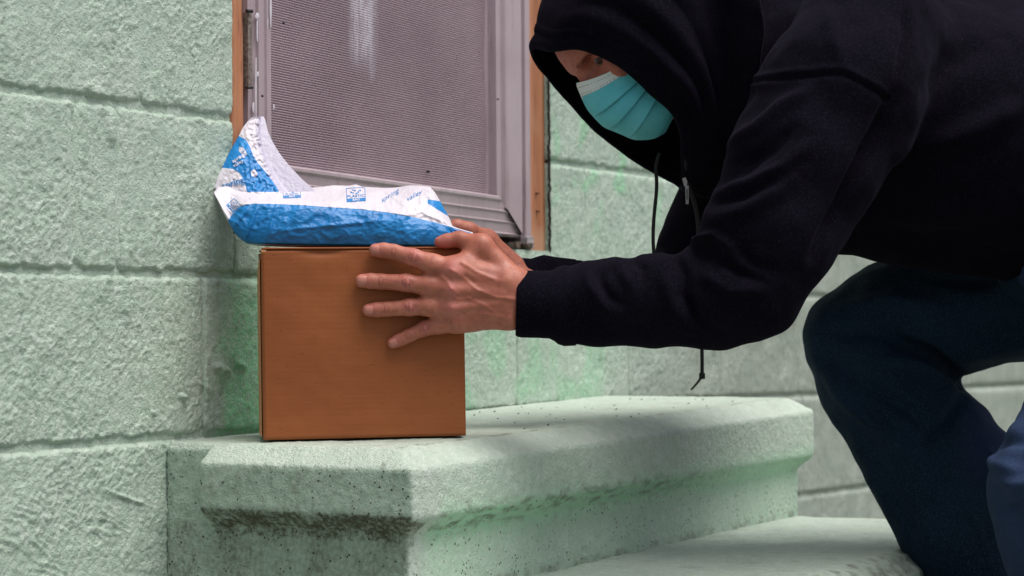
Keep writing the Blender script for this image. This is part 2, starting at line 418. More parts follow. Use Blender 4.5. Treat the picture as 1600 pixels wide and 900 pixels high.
# mortar sheet a little behind the block faces
def mortar(name, x0, x1, z0, z1, res):
    nx = int((x1-x0)/res)+1; nz = int((z1-z0)/res)+1
    X, Z = np.meshgrid(np.linspace(x0, x1, nx), np.linspace(z0, z1, nz), indexing='ij'); X = X.ravel(); Z = Z.ravel()
    P = np.stack([X, X*0, Z], 1)
    near_bed = np.min([np.abs(Z-j) for j in JZ+[.952, 1.155, 1.358, 1.561, 1.764, 1.967, 2.17]], axis=0)
    h = -.0052 + .0038*ss(.009, .016, near_bed) + .0012*noise(P, .02)+.0006*noise(P, .007)
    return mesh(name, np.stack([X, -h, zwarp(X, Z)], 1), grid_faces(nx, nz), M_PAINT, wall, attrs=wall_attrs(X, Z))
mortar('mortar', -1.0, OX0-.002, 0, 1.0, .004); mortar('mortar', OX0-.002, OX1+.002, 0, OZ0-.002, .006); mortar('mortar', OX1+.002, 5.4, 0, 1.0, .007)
mortar('mortar', -1.0, OX0-.002, 1.0, 2.37, .02); mortar('mortar', OX1+.002, 3.4, 1.0, 2.37, .02); mortar('mortar', OX0-.002, OX1+.002, OZ1+.002, 2.37, .02)
def flat_attrs(n, **k): return {a: np.full(n, k.get(a, 0.)) for a in ('grey', 'fresh', 'dirt', 'speck')}
# reveals of the opening
for nm, b in (('reveal', (OX0-.03, OX0+.001, .013, .20, OZ0-.02, OZ1)), ('reveal', (OX1-.001, OX1+.03, .013, .20, OZ0-.02, OZ1)), ('sill', (OX0, OX1, .004, .20, OZ0-.035, OZ0-.006)), ('lintel', (OX0, OX1, .003, .2, OZ1, OZ1+.03))):
    V, f = box_vf(*b); mesh(nm, V, f, M_PAINT if nm != 'reveal' else M_PITCH, wall, smooth=False, attrs=flat_attrs(8, fresh=.25))
# room darkness behind: a backing board closing the opening
V, f = box_vf(OX0-.02, OX1+.02, .20, .22, OZ0-.05, OZ1+.02); mesh('backing_board', V, f, M_GAP, wall, smooth=False)

# ragged tar/caulk joint beside the right trim
n_ = 160; zz = np.linspace(OZ0-.004, 1.1, n_)
Pn = np.stack([zz*0, zz*0, zz], 1)
xr = OX1+.004+.004*noise(Pn, .02)+.003*noise(Pn, .007); xl = np.full(n_, onY(857.5, 300, .006)[0])
V = np.concatenate([np.stack([xl, zz*0+.012, zz], 1), np.stack([xr-.006, -.001+.004*noise(Pn+3, .012), zz], 1), np.stack([xr, .001+zz*0, zz], 1), np.stack([xr+.001, .02+zz*0, zz], 1)])
V = V.reshape(4, n_, 3); mesh('tar_joint', V.reshape(-1, 3), grid_faces(4, n_), M_PITCH, wall)

# ------------------------------------------------------------------ window
win = tag(empty('window', (OX0, .02, OZ0)), 'mauve metal storm window with ribbed screen and brown wood trim, above the stoop', 'window')
YF = .012                                     # face of the metal frame
def Xp(px, py=200, Y=YF): return onY(px, py, Y)[0]
def Zp(px, py, Y=YF): return onY(px, py, Y)[2]
RSL = -.030                                    # the bottom rail sags towards the right
xa, xb = Xp(427), Xp(773)                      # screen edges
xo0, xo1 = Xp(384), Xp(823)                    # frame outer edges
zr_ = Zp(783, 307); zl_ = Zp(470, 262); x_r, x_l = Xp(783, 307), Xp(470, 262)
def zrail(X): return zl_ + (zr_-zl_)*(X-x_l)/(x_r-x_l)
def sweep(name, prof, A, B, mat, parent, smooth=False, attrs=None):
    """prof: list of (across, y); A(across)->(x,z) start, B(across)->(x,z) end"""
    n = len(prof)
    V = [(*A(p)[:1], y, A(p)[1]) for p, y in prof]+[(*B(p)[:1], y, B(p)[1]) for p, y in prof]
    f = [(i, i+1, n+i+1, n+i) for i in range(n-1)]
    return mesh(name, V, f, mat, parent, smooth=smooth, attrs=attrs)
RH = zrail(xo1) - Zp(812, 374)                 # rail height
print('rail height', RH, 'xa..', xa, xb, xo0, xo1)
# bottom rail profile, across = distance below its top edge
rp = [(0, .040), (0, .010), (.002, .0080), (.006, .0078), (.009, .0105), (.022, .011), (.0235, .0092), (.0245, .0092), (.027, .0115), (.039, .012), (.0405, .0100), (.0415, .0100), (.044, .0122), (.058, .013), (.060, .0108), (RH-.004, .010), (RH, .014), (RH, .04)]
sw = xo1 - .012 - xb
rail = sweep('bottom_rail', rp, lambda p: (xo0+.004, zrail(xo0)-p), lambda p: (xb+.006+min(p/RH, 1)*(sw-.008), zrail(xb)-p), M_ALU, win)
# right stile (screen edge -> outside)
W_ = xo1-xb
spf = [(-.001, .040), (0, .034), (W_*.10, .030), (W_*.12, .016), (W_*.22, .014), (W_*.26, .008), (W_*.30, .006), (W_*.74, .006), (W_*.76, .011), (W_*.80, .011), (W_*.82, .004), (W_*.97, .004), (W_, .008), (W_, .05)]
def stile_bottom(p):
    t = p/W_
    if t < .80: return zrail(xb)-.001-max(0, (t-.05)/.75)*RH*.97
    return Zp(824, 388)
sweep('stile', spf, lambda p: (xb+p, stile_bottom(p)), lambda p: (xb+p, OZ1-.02), M_ALU, win)
V, f = box_vf(xb+W_*.80, xo1-.001, .0045, .05, Zp(824, 388)+.0, zrail(xb)-.02); 
o = mesh('flange_end', V, f, M_ALU, win, smooth=False)
V, f = box_vf(xb+W_*.79, xo1+.001, .0005, .03, Zp(824, 388)-.001, Zp(824, 370)); bevel(mesh('corner_key', V, f, simple('chipped white paint', srgb(176, 168, 172), .6, 0, 120, srgb(110, 100, 104)), win, smooth=False), .001)
# left stile
W2 = xa-xo0
spl = [(-.001, .04), (0, .030), (-.0+W2*.04, .010), (W2*.28, .008), (W2*.30, .004), (W2*.36, .004), (W2*.38, .009), (W2*.62, .009), (W2*.64, .006), (W2*.68, .006), (W2*.70, .012), (W2*.95, .013), (W2*.97, .03), (W2, .036)]
sweep('stile', spl, lambda p: (xo0+p, zrail(xo0)-.045), lambda p: (xo0+p, OZ1-.02), M_ALU, win)
# paint drips on the left stile
M_WP = simple('white paint drips', srgb(206, 200, 210), .5)
def blob_strip(px, y0, y1, wpx, Y, name='paint_drip'):
    k = 14; ys = np.linspace(y0, y1, k); w = wpx*.5*(np.sin(np.linspace(.15, math.pi-.1, k))**.4)*(1+.3*np.random.rand(k))
    Vv = []
    for y_, w_ in zip(ys, w): a = onY(px-w_, y_, Y); b = onY(px+w_, y_, Y); Vv += [a, (a+b)/2-np.array([0, .0012, 0]), b]
    mesh(name, Vv, grid_faces(k, 3), M_WP, win)
for a in [(391, 48, 95, 4.5, .007), (402, 20, 30, 5, .0035), (402, 30, 65, 2, .0035), (400, 90, 182, 2, .0035), (423, -30, 42, 3, .0115), (418, 30, 44, 2, .0115), (396, 160, 176, 3, .0055), (428, 163, 172, 2, .011), (403, 112, 120, 2.5, .0035), (415, 45, 62, 1.5, .011)]: blob_strip(*a)
# latch plate with screws on the left
pa, pb = onY(383, 18, .006), onY(390, 137, .006)
V, f = box_vf(pa[0], pb[0], .001, .012, pb[2], pa[2]); bevel(mesh('latch_plate', V, f, simple('etched plate', srgb(150, 138, 132), .6, .3, 220, srgb(90, 78, 74)), win, smooth=False), .001)
def rod(name, A, B, r, mat, parent, n=10, r2=None):
    A = np.array(A, float); B = np.array(B, float); d = B-A; d /= np.linalg.norm(d)
    a = np.cross(d, [0, 0, 1] if abs(d[2]) < .9 else [1, 0, 0]); a /= np.linalg.norm(a); b = np.cross(d, a)
    t = np.arange(n)*2*math.pi/n; ring = np.cos(t)[:, None]*a+np.sin(t)[:, None]*b
    r2 = r if r2 is None else r2
    V = np.vstack([A+ring*r, B+ring*r2, A[None], B[None]])
    f = [(i, (i+1) % n, n+(i+1) % n, n+i) for i in range(n)]+[((i+1) % n, i, 2*n) for i in range(n)]+[(n+i, n+(i+1) % n, 2*n+1) for i in range(n)]
    return mesh(name, V, f, mat, parent, smooth=True)
q1 = onY(384, 137, 0); q2 = onY(391, 137.5, 0); rod('screw', q1+[0, -.002, 0], q2+[0, -.004, 0], .0018, M_DARKMETAL, win)
q1 = onY(384, 17, 0); q2 = onY(391, 18, 0); rod('screw', q1+[0, -.001, 0], q2+[0, -.003, 0], .0024, M_DARKMETAL, win)
for (px, py) in [(409, 150), (777, 155), (442, 36)]:
    q = onY(px, py, .005); rod('rivet', q, q+[0, -.002, 0], .0016, M_DARKMETAL, win)
# ribbed screen: real horizontal ribs
pitch_r = .00345; ztop = 1.05
zs0 = .60; nr = int((ztop-zs0)/pitch_r)
prof = []
for k in range(nr):
    z = zs0+k*pitch_r
    prof += [(z, .033), (z+pitch_r*.25, .0318), (z+pitch_r*.55, .0308), (z+pitch_r*.80, .0312), (z+pitch_r*.84, .0336)]
prof = np.array(prof); xs = np.linspace(xa-.012, xb+.012, 60)
VX, VZi = np.meshgrid(xs, np.arange(len(prof)), indexing='ij')
Z = prof[VZi, 0] + (zrail(VX)-zrail(xs[0]))*1.0
PP = np.stack([VX.ravel(), VX.ravel()*0, Z.ravel()], 1)
Yv = prof[VZi, 1].ravel()+.0012*noise(PP, .12)
Vs = np.stack([VX.ravel(), Yv, Z.ravel()], 1)
sx0, sx1 = Xp(548, 60, .032), Xp(586, 60, .032)
stain = ss(sx0-.004, sx0+.004, Vs[:, 0])*ss(sx1+.004, sx1-.004, Vs[:, 0])*ss(Zp(560, 118, .032), Zp(560, 70, .032), Vs[:, 2])
mid = Xp(580, 100, .032); stain = np.maximum(stain, .7*np.exp(-((Vs[:, 0]-mid)/.0035)**2)*ss(Zp(580, 136, .032), Zp(580, 110, .032), Vs[:, 2])*(Vs[:, 2] < Zp(580, 80, .032)))
arc = np.abs(np.hypot((Vs[:, 0]-Xp(640, 0, .032))/.487, Vs[:, 2]-Zp(640, -5, .032))-.028)
stain = np.maximum(stain, .5*ss(.003, .001, arc)*(Vs[:, 0] > Xp(652, 0, .032)))
scr = mesh('ribbed_screen', Vs, grid_faces(60, len(prof)), M_SCREEN, win, attrs=dict(stain=stain), smooth=False)
V, f = box_vf(xa-.01, xb+.01, .033, .045, ztop, OZ1); mesh('glass_panel', V, f, M_SCREEN, win, smooth=False, attrs=dict(stain=np.zeros(8)))
q = onY(668, 268, .029); rod('plug', q, q+[0, -.003, 0], .0022, M_DARKMETAL, win)
# wood trim, both sides: bevelled boards
def board(px0, px1, Y, z0, z1, back=.10, jag=0, steps=((0, .004), (.12, 0), (.35, 0), (.38, .0035), (.9, .0035), (1, .007))):
    x0, x1 = Xp(px0, 200, Y), Xp(px1, 200, Y); k = 60
    zz = np.linspace(z0, z1, k)
    cols = [(0, back-Y)]+list(steps)+[(1, back-Y)]
    V = []
    for z in zz:
        jn = jag*noise(np.array([[0, 0, z]]), .03)[0]
        for (t, dy) in cols: V.append((x0+(x1-x0)*t+(jn if t < .1 else 0), Y+dy, z))
    V = np.array(V); worn = ss(.1, .6, noise(V*[1, 1, .3]+4, .02))*.35+.5*(V[:, 2] < z0+.03)
    o = mesh('trim_board', V, grid_faces(k, len(cols))[:, ::-1], M_WOOD, win, attrs=dict(worn=worn), smooth=False)
    Vb, fb = box_vf(x0+.001, x1-.001, Y+.0085, back, z0+.0005, z0+.002); mesh('trim_board', Vb, fb, M_WOOD, win, smooth=False, attrs=dict(worn=np.ones(8)*.5))
board(823.5, 857, .006, Zp(840, 393), OZ1-.005)
board(364, 384, .003, OZ0+.02, OZ1-.005, jag=.003, steps=((0, .003), (.2, 0), (.8, 0), (1, .004)))
for i, (px, py) in enumerate([(842, 302), (843, 330), (371, 128)]):
    q = onY(px, py, .004); rod('knot', q+[0, .006, 0], q, .0022, simple('wood knot', srgb(110, 62, 40), .7), win)
# dark hollow under the frame, with rubble
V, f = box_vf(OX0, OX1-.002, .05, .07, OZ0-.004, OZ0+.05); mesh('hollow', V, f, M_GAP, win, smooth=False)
M_DEB = simple('broken sealant', srgb(92, 76, 66), .9, 0, 200, srgb(40, 32, 28))
for k in range(16):
    x = random.uniform(Xp(735, 385), Xp(822, 390)); y = random.uniform(.0, .04); s = random.uniform(.003, .008)
    Vv = np.array([(sx*s*random.uniform(.6, 1.3), sy*s*random.uniform(.6, 1.3), sz*s*.6*random.uniform(.6, 1.3)) for sx in (-1, 1) for sy in (-1, 1) for sz in (-1, 1)])+[x, y, OZ0+.001+s*.5]
    mesh('rubble', Vv, [(0, 1, 3, 2), (4, 6, 7, 5), (0, 4, 5, 1), (2, 3, 7, 6), (0, 2, 6, 4), (1, 5, 7, 3)], M_DEB, win, smooth=False)

# ------------------------------------------------------------------ signed distance fields -> mesh
class SDF:
    def __init__(s, lo, hi, res):
        s.lo = np.array(lo, float); s.res = res
        s.n = np.ceil((np.array(hi)-s.lo)/res).astype(int)+1
        s.F = np.full(s.n, 1.0, np.float32)
        s.ax = [(s.lo[i]+np.arange(s.n[i])*res).astype(np.float32) for i in range(3)]
    def sub(s, lo, hi):
        a = np.clip(np.floor((np.array(lo)-s.lo)/s.res).astype(int), 0, s.n); b = np.clip(np.ceil((np.array(hi)-s.lo)/s.res).astype(int)+1, 0, s.n)
        if (b <= a).any(): return None, None
        sl = tuple(slice(a[i], b[i]) for i in range(3))
        return sl, np.meshgrid(*[s.ax[i][sl[i]] for i in range(3)], indexing='ij', sparse=True)
    def put(s, sl, d, k, op='add'):
        A = s.F[sl]
        if op == 'add':
            if k > 0: h = np.clip(.5+.5*(A-d)/k, 0, 1); R = A*(1-h)+d*h-k*h*(1-h)
            else: R = np.minimum(A, d)
        else:
            d = -d
            if k > 0: h = np.clip(.5-.5*(A-d)/k, 0, 1); R = A*(1-h)+d*h+k*h*(1-h)
            else: R = np.maximum(A, d)
        s.F[sl] = R
    def cap(s, a, b, ra, rb, k=.01, op='add', scale=None):
        a = np.array(a, np.float32); b = np.array(b, np.float32); m = max(ra, rb)+k*1.5+3*s.res+.02
        sl, G = s.sub(np.minimum(a, b)-m, np.maximum(a, b)+m)
        if sl is None: return
        ab = b-a; L2 = max(float(ab@ab), 1e-9)
        P = [G[i]-a[i] for i in range(3)]
        t = np.clip((P[0]*ab[0]+P[1]*ab[1]+P[2]*ab[2])/L2, 0, 1)
        d = np.sqrt(sum((P[i]-t*ab[i])**2 for i in range(3)))-(ra+(rb-ra)*t)
        s.put(sl, d, k, op)
    def ell(s, c, r, axes=None, k=.01, op='add'):
        c = np.array(c, np.float32); r = np.array(r, np.float32); m = float(r.max())+k*1.5+.02
        sl, G = s.sub(c-m, c+m)
        if sl is None: return
        P = [G[i]-c[i] for i in range(3)]
        if axes is not None: P = [sum(P[i]*float(axes[j][i]) for i in range(3)) for j in range(3)]
        q = np.sqrt(sum((P[i]/r[i])**2 for i in range(3))); q2 = np.sqrt(sum((P[i]/r[i]**2)**2 for i in range(3)))+1e-9
        s.put(sl, q*(q-1)/q2, k, op)
    def chain(s, pts, k=.004):
        for p, q in zip(pts[:-1], pts[1:]): s.cap(p[0], q[0], p[1], q[1], k)
    def mesh(s):
        Fv = s.F; n = s.n
        neg = Fv < 0
        # active cells
        c = [neg[i:n[0]-1+i, j:n[1]-1+j, k:n[2]-1+k] for i in (0, 1) for j in (0, 1) for k in (0, 1)]
        cnt = sum(x.astype(np.int8) for x in c)
        act = (cnt > 0) & (cnt < 8)
        idx = np.argwhere(act); vid = np.full(act.shape, -1, np.int64); vid[act] = np.arange(len(idx))
        acc = np.zeros((len(idx), 3), np.float32); w = np.zeros(len(idx), np.float32)
        corners = [(i, j, k) for i in (0, 1) for j in (0, 1) for k in (0, 1)]
        vals = {q: Fv[idx[:, 0]+q[0], idx[:, 1]+q[1], idx[:, 2]+q[2]] for q in corners}
        for q in corners:
            for ax in range(3):
                if q[ax] == 0:
                    q2 = list(q); q2[ax] = 1; q2 = tuple(q2)
                    va, vb = vals[q], vals[q2]; cr_ = (va < 0) != (vb < 0)
                    t = np.where(cr_, va/np.where(va == vb, 1, va-vb), 0)
                    p = np.tile(np.array(q, np.float32), (len(idx), 1)); p[:, ax] = t
                    acc += p*cr_[:, None]; w += cr_
        V = (idx+acc/w[:, None])*s.res+s.lo
        faces = []
        for ax in range(3):
            a1, a2 = [(1, 2), (2, 0), (0, 1)][ax]
            sl0 = [slice(1, -1)]*3; sl1 = [slice(1, -1)]*3
            sl0[ax] = slice(0, -1); sl1[ax] = slice(1, None)
            A = neg[tuple(sl0)]; B = neg[tuple(sl1)]
            e = np.argwhere(A != B); 
            if len(e) == 0: continue
            base = e.copy(); off = np.ones(3, int); off[ax] = 0; base = base+off
            fl = A[e[:, 0], e[:, 1], e[:, 2]]
            def cell(d1, d2):
                q = base.copy(); q[:, a1] -= d1; q[:, a2] -= d2; return vid[q[:, 0], q[:, 1], q[:, 2]]
            quad = np.stack([cell(1, 1), cell(0, 1), cell(0, 0), cell(1, 0)], 1)
            quad[~fl] = quad[~fl][:, ::-1]
            faces.append(quad)
        Fc = np.vstack(faces); Fc = Fc[(Fc >= 0).all(1)]
        return V.astype(np.float64), Fc
def normals(V, Fc):
    n = np.cross(V[Fc[:, 2]]-V[Fc[:, 0]], V[Fc[:, 3]]-V[Fc[:, 1]]); N = np.zeros_like(V)
    for i in range(4): np.add.at(N, Fc[:, i], n)
    return N/np.maximum(np.linalg.norm(N, axis=1), 1e-12)[:, None]
def smooth(V, Fc, it=2, lam=.5):
    e = np.vstack([Fc[:, [0, 1]], Fc[:, [1, 2]], Fc[:, [2, 3]], Fc[:, [3, 0]]]); e = np.vstack([e, e[:, ::-1]])
    for _ in range(it):
        S = np.stack([np.bincount(e[:, 0], V[e[:, 1], i], len(V)) for i in range(3)], 1); c = np.bincount(e[:, 0], minlength=len(V))[:, None]
        V = V+lam*(S/np.maximum(c, 1)-V)
    return V

# ------------------------------------------------------------------ concrete stoop
def ztop_(X): return .341+.0135*X
def rbox(s, lo, hi, r, k=0, op='add'):
    lo = np.array(lo); hi = np.array(hi); m = .03
    sl, G = s.sub(lo-m, hi+m); c = (lo+hi)/2; h = (hi-lo)/2-r
    q = [np.abs(G[i]-c[i])-h[i] for i in range(3)]
    d = np.sqrt(sum(np.maximum(x, 0)**2 for x in q))+np.minimum(np.maximum(np.maximum(q[0], q[1]), q[2]), 0)-r
    s.put(sl, d, k, op)
LIPY = -.372; LIPZ = .263
stoop = tag(empty('stoop', (.0, -.3, 0)), 'mint painted concrete stoop with a rounded overhanging lip, carrying the parcel', 'stoop')
def carve(s, fun, lo, hi, k=.004):   # intersect with half space fun<0
    sl, G = s.sub(lo, hi); d = fun(*G); s.put(sl, -d, k, 'sub')
def stoop_mesh(name, res, x0, x1, yb, ybody, ylip, z0, z1f, zlip, lipy_end, endlip=.026, over=.016):
    s = SDF((x0-.06, ylip-.03, z0-.03), (x1+.04, yb+.02, z1f(x1)+.03), res)
    rbox(s, (x0, ybody, z0-.1), (x1-over, yb+.05, z1f(0)-.004), .006)
    # overhanging lip: chamfered nosing above, 45 degree cove below
    dl = ybody-ylip
    for (lx, ly) in ((x0-endlip, lipy_end), (x0+.004, yb+.05)):
        sl, G = s.sub(s.lo, s.lo+s.n*s.res); X, Y, Z = G
        c = [(lx+x1)/2, (ylip+ly)/2, (zlip-dl-.01+z1f(0)+.2)/2]; hh = [(x1-lx)/2, (ly-ylip)/2, (z1f(0)+.2-zlip+dl+.01)/2]
        q = [np.abs(g-c_)-(h_-.004) for g, c_, h_ in zip((X, Y, Z), c, hh)]
        d = np.sqrt(sum(np.maximum(x, 0)**2 for x in q))+np.minimum(np.maximum(np.maximum(q[0], q[1]), q[2]), 0)-.004
        def inter(d, e, k=.0018):
            h = np.clip(.5-.5*(e-d)/k, 0, 1); return e*(1-h)+d*h+k*h*(1-h)
        d = inter(d, (zlip-Z-(Y-ylip))*.7071+0*X)
        d = inter(d, (zlip-Z-(X-lx)*(dl/endlip if lx < x0 else 1))*.7071+0*Y)
        d = inter(d, (zlip-Z-(x1-X)*1.2)*.7071+0*Y)
        d = inter(d, ((Z-z1f(X))*.87-(Y-ylip)*.49+.0195)+0*Y)
        if lx < x0: d = inter(d, ((Z-z1f(X))*.80-(X-lx)*.60+.0175)+0*Y)
        d = inter(d, ((Z-z1f(X))*.7071+(X-x1)*.7071+.014)+0*Y)
        s.put(sl, d, .003)
    big = (s.lo, s.lo+s.n*s.res)
    carve(s, lambda X, Y, Z: (Z-z1f(X)) + 0*Y, *big, .004)
    carve(s, lambda X, Y, Z: (z0-Z)+0*X+0*Y, *big, 0)
    carve(s, lambda X, Y, Z: (Y-yb)+0*X+0*Z, *big, 0)
    V, f = s.mesh(); V = smooth(V, f, 1, .4); N = normals(V, f)
    return V, f, N
V, f, N = stoop_mesh('landing', .0036, 0., 1.228, .0, -.350, LIPY, 0., ztop_, LIPZ, -.070)
h = .0022*noise(V, .05)+.0010*fbm(V+3, .012, 3, .6); up = np.clip(N[:, 2], 0, 1)
h = .5*h+(.0011*noise(V+7, .0075))*(1-.5*up) - .002*ss(.55, .8, noise(V+20, .014))*(1-up)
V = V+N*h[:, None]
X, Y, Z = V.T
end = ss(-.55, -.85, N[:, 0])*ss(.5, .2, N[:, 2]); front = ss(-.4, -.8, N[:, 1])*ss(.6, .3, N[:, 2])
edge_l = (X < .03)
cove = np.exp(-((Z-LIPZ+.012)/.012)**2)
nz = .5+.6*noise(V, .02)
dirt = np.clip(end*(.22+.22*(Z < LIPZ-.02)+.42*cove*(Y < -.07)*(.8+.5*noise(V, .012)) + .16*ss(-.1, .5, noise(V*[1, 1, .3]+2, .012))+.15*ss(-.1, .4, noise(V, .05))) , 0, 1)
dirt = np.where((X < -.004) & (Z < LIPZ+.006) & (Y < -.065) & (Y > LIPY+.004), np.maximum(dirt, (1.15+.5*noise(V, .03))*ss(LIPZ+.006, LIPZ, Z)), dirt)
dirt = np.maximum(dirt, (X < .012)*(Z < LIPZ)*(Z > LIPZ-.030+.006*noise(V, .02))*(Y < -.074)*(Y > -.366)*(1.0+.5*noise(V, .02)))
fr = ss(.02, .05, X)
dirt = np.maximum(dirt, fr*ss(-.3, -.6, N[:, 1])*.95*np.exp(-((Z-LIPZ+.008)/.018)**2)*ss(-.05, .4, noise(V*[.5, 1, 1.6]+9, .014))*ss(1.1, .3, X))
crk = np.exp(-((V[:, 1]-(LIPY+.042))/.003)**2)*(N[:, 2] > .5)*ss(-.1, .4, noise(V+15, .03))
dirt = np.maximum(dirt, .9*crk); dirt = np.maximum(dirt, .7*front*ss(.014, .004, Z-.165)*(Z > .160)*ss(-.3, .4, noise(V, .02)))
dirt = np.maximum(dirt, .16*up*ss(.2, .6, noise(V+33, .06)))
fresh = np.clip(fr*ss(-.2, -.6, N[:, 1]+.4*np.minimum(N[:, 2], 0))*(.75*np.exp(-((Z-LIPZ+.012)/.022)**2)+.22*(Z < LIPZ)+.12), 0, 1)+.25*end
spk = np.clip(.25+.75*front*(Z < LIPZ)+.9*end, 0, 1)*(1-.6*up)
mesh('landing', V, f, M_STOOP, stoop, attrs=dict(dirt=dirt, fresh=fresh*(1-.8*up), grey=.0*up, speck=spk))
zt2 = lambda X: .165+.0*X
V, f, N = stoop_mesh('lower_step', .005, 0., 1.215, -.346, -.690, -.712, 0., zt2, .095, -.40)
h = .0022*noise(V, .05)+.0008*fbm(V+3, .014, 3, .6); V = V+N*h[:, None]; up = np.clip(N[:, 2], 0, 1)
dirt = .75*(N[:, 2] > .3)*(V[:, 1] < -.668)*ss(-.1, .35, noise(V, .018))+.25*up*ss(.3, .6, noise(V, .04)); fresh = .25*(1-up)
mesh('lower_step', V, f, M_STOOP, stoop, attrs=dict(dirt=np.clip(dirt, 0, 1), fresh=fresh, grey=.0*up, speck=.4+0*dirt))
# crumbs of paint on the landing
M_CRUMB = simple('paint crumbs', (.03, .025, .02, 1), .9)
crv = []; crf = []
for k in range(46):
    px = random.uniform(740, 1150); py = random.uniform(628, 668)
    v = ray(px, py); t = (ztop_(.7)-CAM[2])/v[2]; p = CAM+v*t
    if not (.05 < p[0] < 1.2 and -.36 < p[1] < -.01): continue
    p[2] = ztop_(p[0])+.0015; s = random.uniform(.0008, .0022); b = len(crv)
    crv += [tuple(p+[s, 0, 0]), tuple(p+[-s, s*.4, 0]), tuple(p+[0, -s, s]), tuple(p+[0, s, s*.5])]; crf += [(b, b+1, b+2), (b, b+2, b+3), (b+1, b+3, b+2), (b, b+3, b+1)]
tag(mesh('crumbs', crv, crf, M_CRUMB, None, smooth=False), 'dark paint crumbs scattered on the stoop top', 'debris', kind='stuff')

# ------------------------------------------------------------------ cardboard box
def onTop(px, py, dz=0):
    v = ray(px, py); p = CAM+v
    # plane z = .341+.0135 x + dz
    t = (.341+dz-CAM[2]+.0135*CAM[0])/(v[2]-.0135*v[0]); return CAM+v*t
FL = onTop(411.5, 688, .003); D0b = 2.6
fl_c = np.array([(FL-CAM)@RT, (FL-CAM)@UP, (FL-CAM)@FW]); print('box FL depth', fl_c)
# front right: 7.5 degrees turned away
bd = RT*math.cos(math.radians(8))+FW*math.sin(math.radians(8)); bd[2] = 0; bd /= np.linalg.norm(bd)
BW, BH, BDp = .2465, .2300, .145
bx = np.array([bd[0], bd[1], .0135*bd[0]]); bx /= np.linalg.norm(bx); by = np.array([-bd[1], bd[0], 0]);  bz = np.cross(bx, by)
def BX(u, v, w): return FL+bx*u+by*v+bz*w      # u right, v back, w up
def Dbox(px):                                    # depth of the box's front face at a photo column
    v = ray(px, 480); n = by; t = ((FL-CAM)@n)/(v@n); return t
parcel = tag(empty('cardboard_box', tuple(BX(BW/2, BDp/2, 0))), 'square brown cardboard box held by the man on the stoop', 'box')
def panel(name, f2w, nu, nv, mat, wob=.0012, seedoff=0, thick=.003):
    U_, V_ = np.meshgrid(np.linspace(0, 1, nu), np.linspace(0, 1, nv), indexing='ij'); U_ = U_.ravel(); V_ = V_.ravel()
    return mesh(name, f2w(U_, V_), grid_faces(nu, nv), mat, parcel)
def fw(u, v, w): return FL+np.outer(u, bx)+np.outer(v, by)+np.outer(w, bz)
def front(U_, V_):
    P_ = np.stack([U_, V_, V_*0+seed], 1); b = .0025*np.sin(math.pi*U_)*np.sin(math.pi*V_)+.0010*noise(P_, .3)+.0005*noise(P_, .08)
    dent = .0035*np.exp(-(((U_-.30)/.09)**2+((V_-.985)/.02)**2))
    ed = np.minimum(np.minimum(U_, 1-U_)*BW, np.minimum(V_, 1-V_)*BH); rr = .003
    rnd = rr-np.sqrt(np.maximum(rr**2-np.maximum(rr-ed, 0)**2, 0))
    return fw(U_*BW, rnd-b*ss(0, .02, ed)+dent, V_*BH-.0018*(V_ > .98)*ss(.2, .9, U_)*0)
seed = 1.; o = panel('front_panel', front, 110, 110, M_CARD)
def side(sign):
    def g(U_, V_):
        P_ = np.stack([U_, V_, V_*0+sign], 1); b = .0012*noise(P_, .3)
        u = (np.full_like(U_, BW) if sign > 0 else np.zeros_like(U_))
        return fw(u+sign*(.0022*np.sin(math.pi*V_)*np.sin(math.pi*U_)+b*.3)-sign*.0003, .003+U_*(BDp-.006), V_*(BH-.006)+.003)
    return g
panel('side_panel', side(1), 12, 30, M_CARD); panel('side_panel', side(-1), 12, 30, M_CARD)
panel('back_panel', lambda U_, V_: fw(U_*BW, np.full_like(U_, BDp), V_*BH), 6, 6, M_CARD)
panel('bottom_panel', lambda U_, V_: fw(U_*(BW-.006)+.003, .003+V_*(BDp-.004), U_*0+.0004), 6, 6, M_CARD)
# top flaps: slightly proud, with a paler cut edge, corner roll at the left
def flap(v0, v1, lift, name='top_flap'):
    Vv = [BX(.001, v0, BH+.0005), BX(BW-.001, v0, BH-.001), BX(BW-.001, v1, BH+.0015+lift*.3), BX(.001, v1, BH+.0015+lift)]
    Vv += [p+bz*.0022 for p in Vv]
    return bevel(mesh(name, Vv, [(0, 3, 2, 1), (4, 5, 6, 7), (0, 1, 5, 4), (1, 2, 6, 5), (2, 3, 7, 6), (3, 0, 4, 7)], M_CARD, parcel, smooth=False), .0010, 3)
flap(-.0006, BDp/2-.001, -.001); flap(BDp/2+.001, BDp+.001, 0)
Vv = []
for i in range(10):
    a = i/9*2*math.pi*.9; Vv.append([BX(.0005+t*.006, .003+.0032*math.cos(a)*(1), BH-.002+.0032*math.sin(a)) for t in (0, 1)])
mesh('corner_fold', np.array(Vv).reshape(-1, 3), grid_faces(10, 2), M_CARD_IN, parcel)
Vv = [BX(-.0030, .012, .004), BX(-.0012, .012, .004), BX(-.0012, .012, BH-.01), BX(-.0028, .012, BH-.03)]; Vv += [p+by*.09 for p in Vv]
mesh('side_flap', Vv, [(0, 1, 2, 3), (0, 4, 5, 1), (1, 5, 6, 2), (2, 6, 7, 3), (3, 7, 4, 0), (4, 7, 6, 5)], M_CARD_IN, parcel, smooth=False)
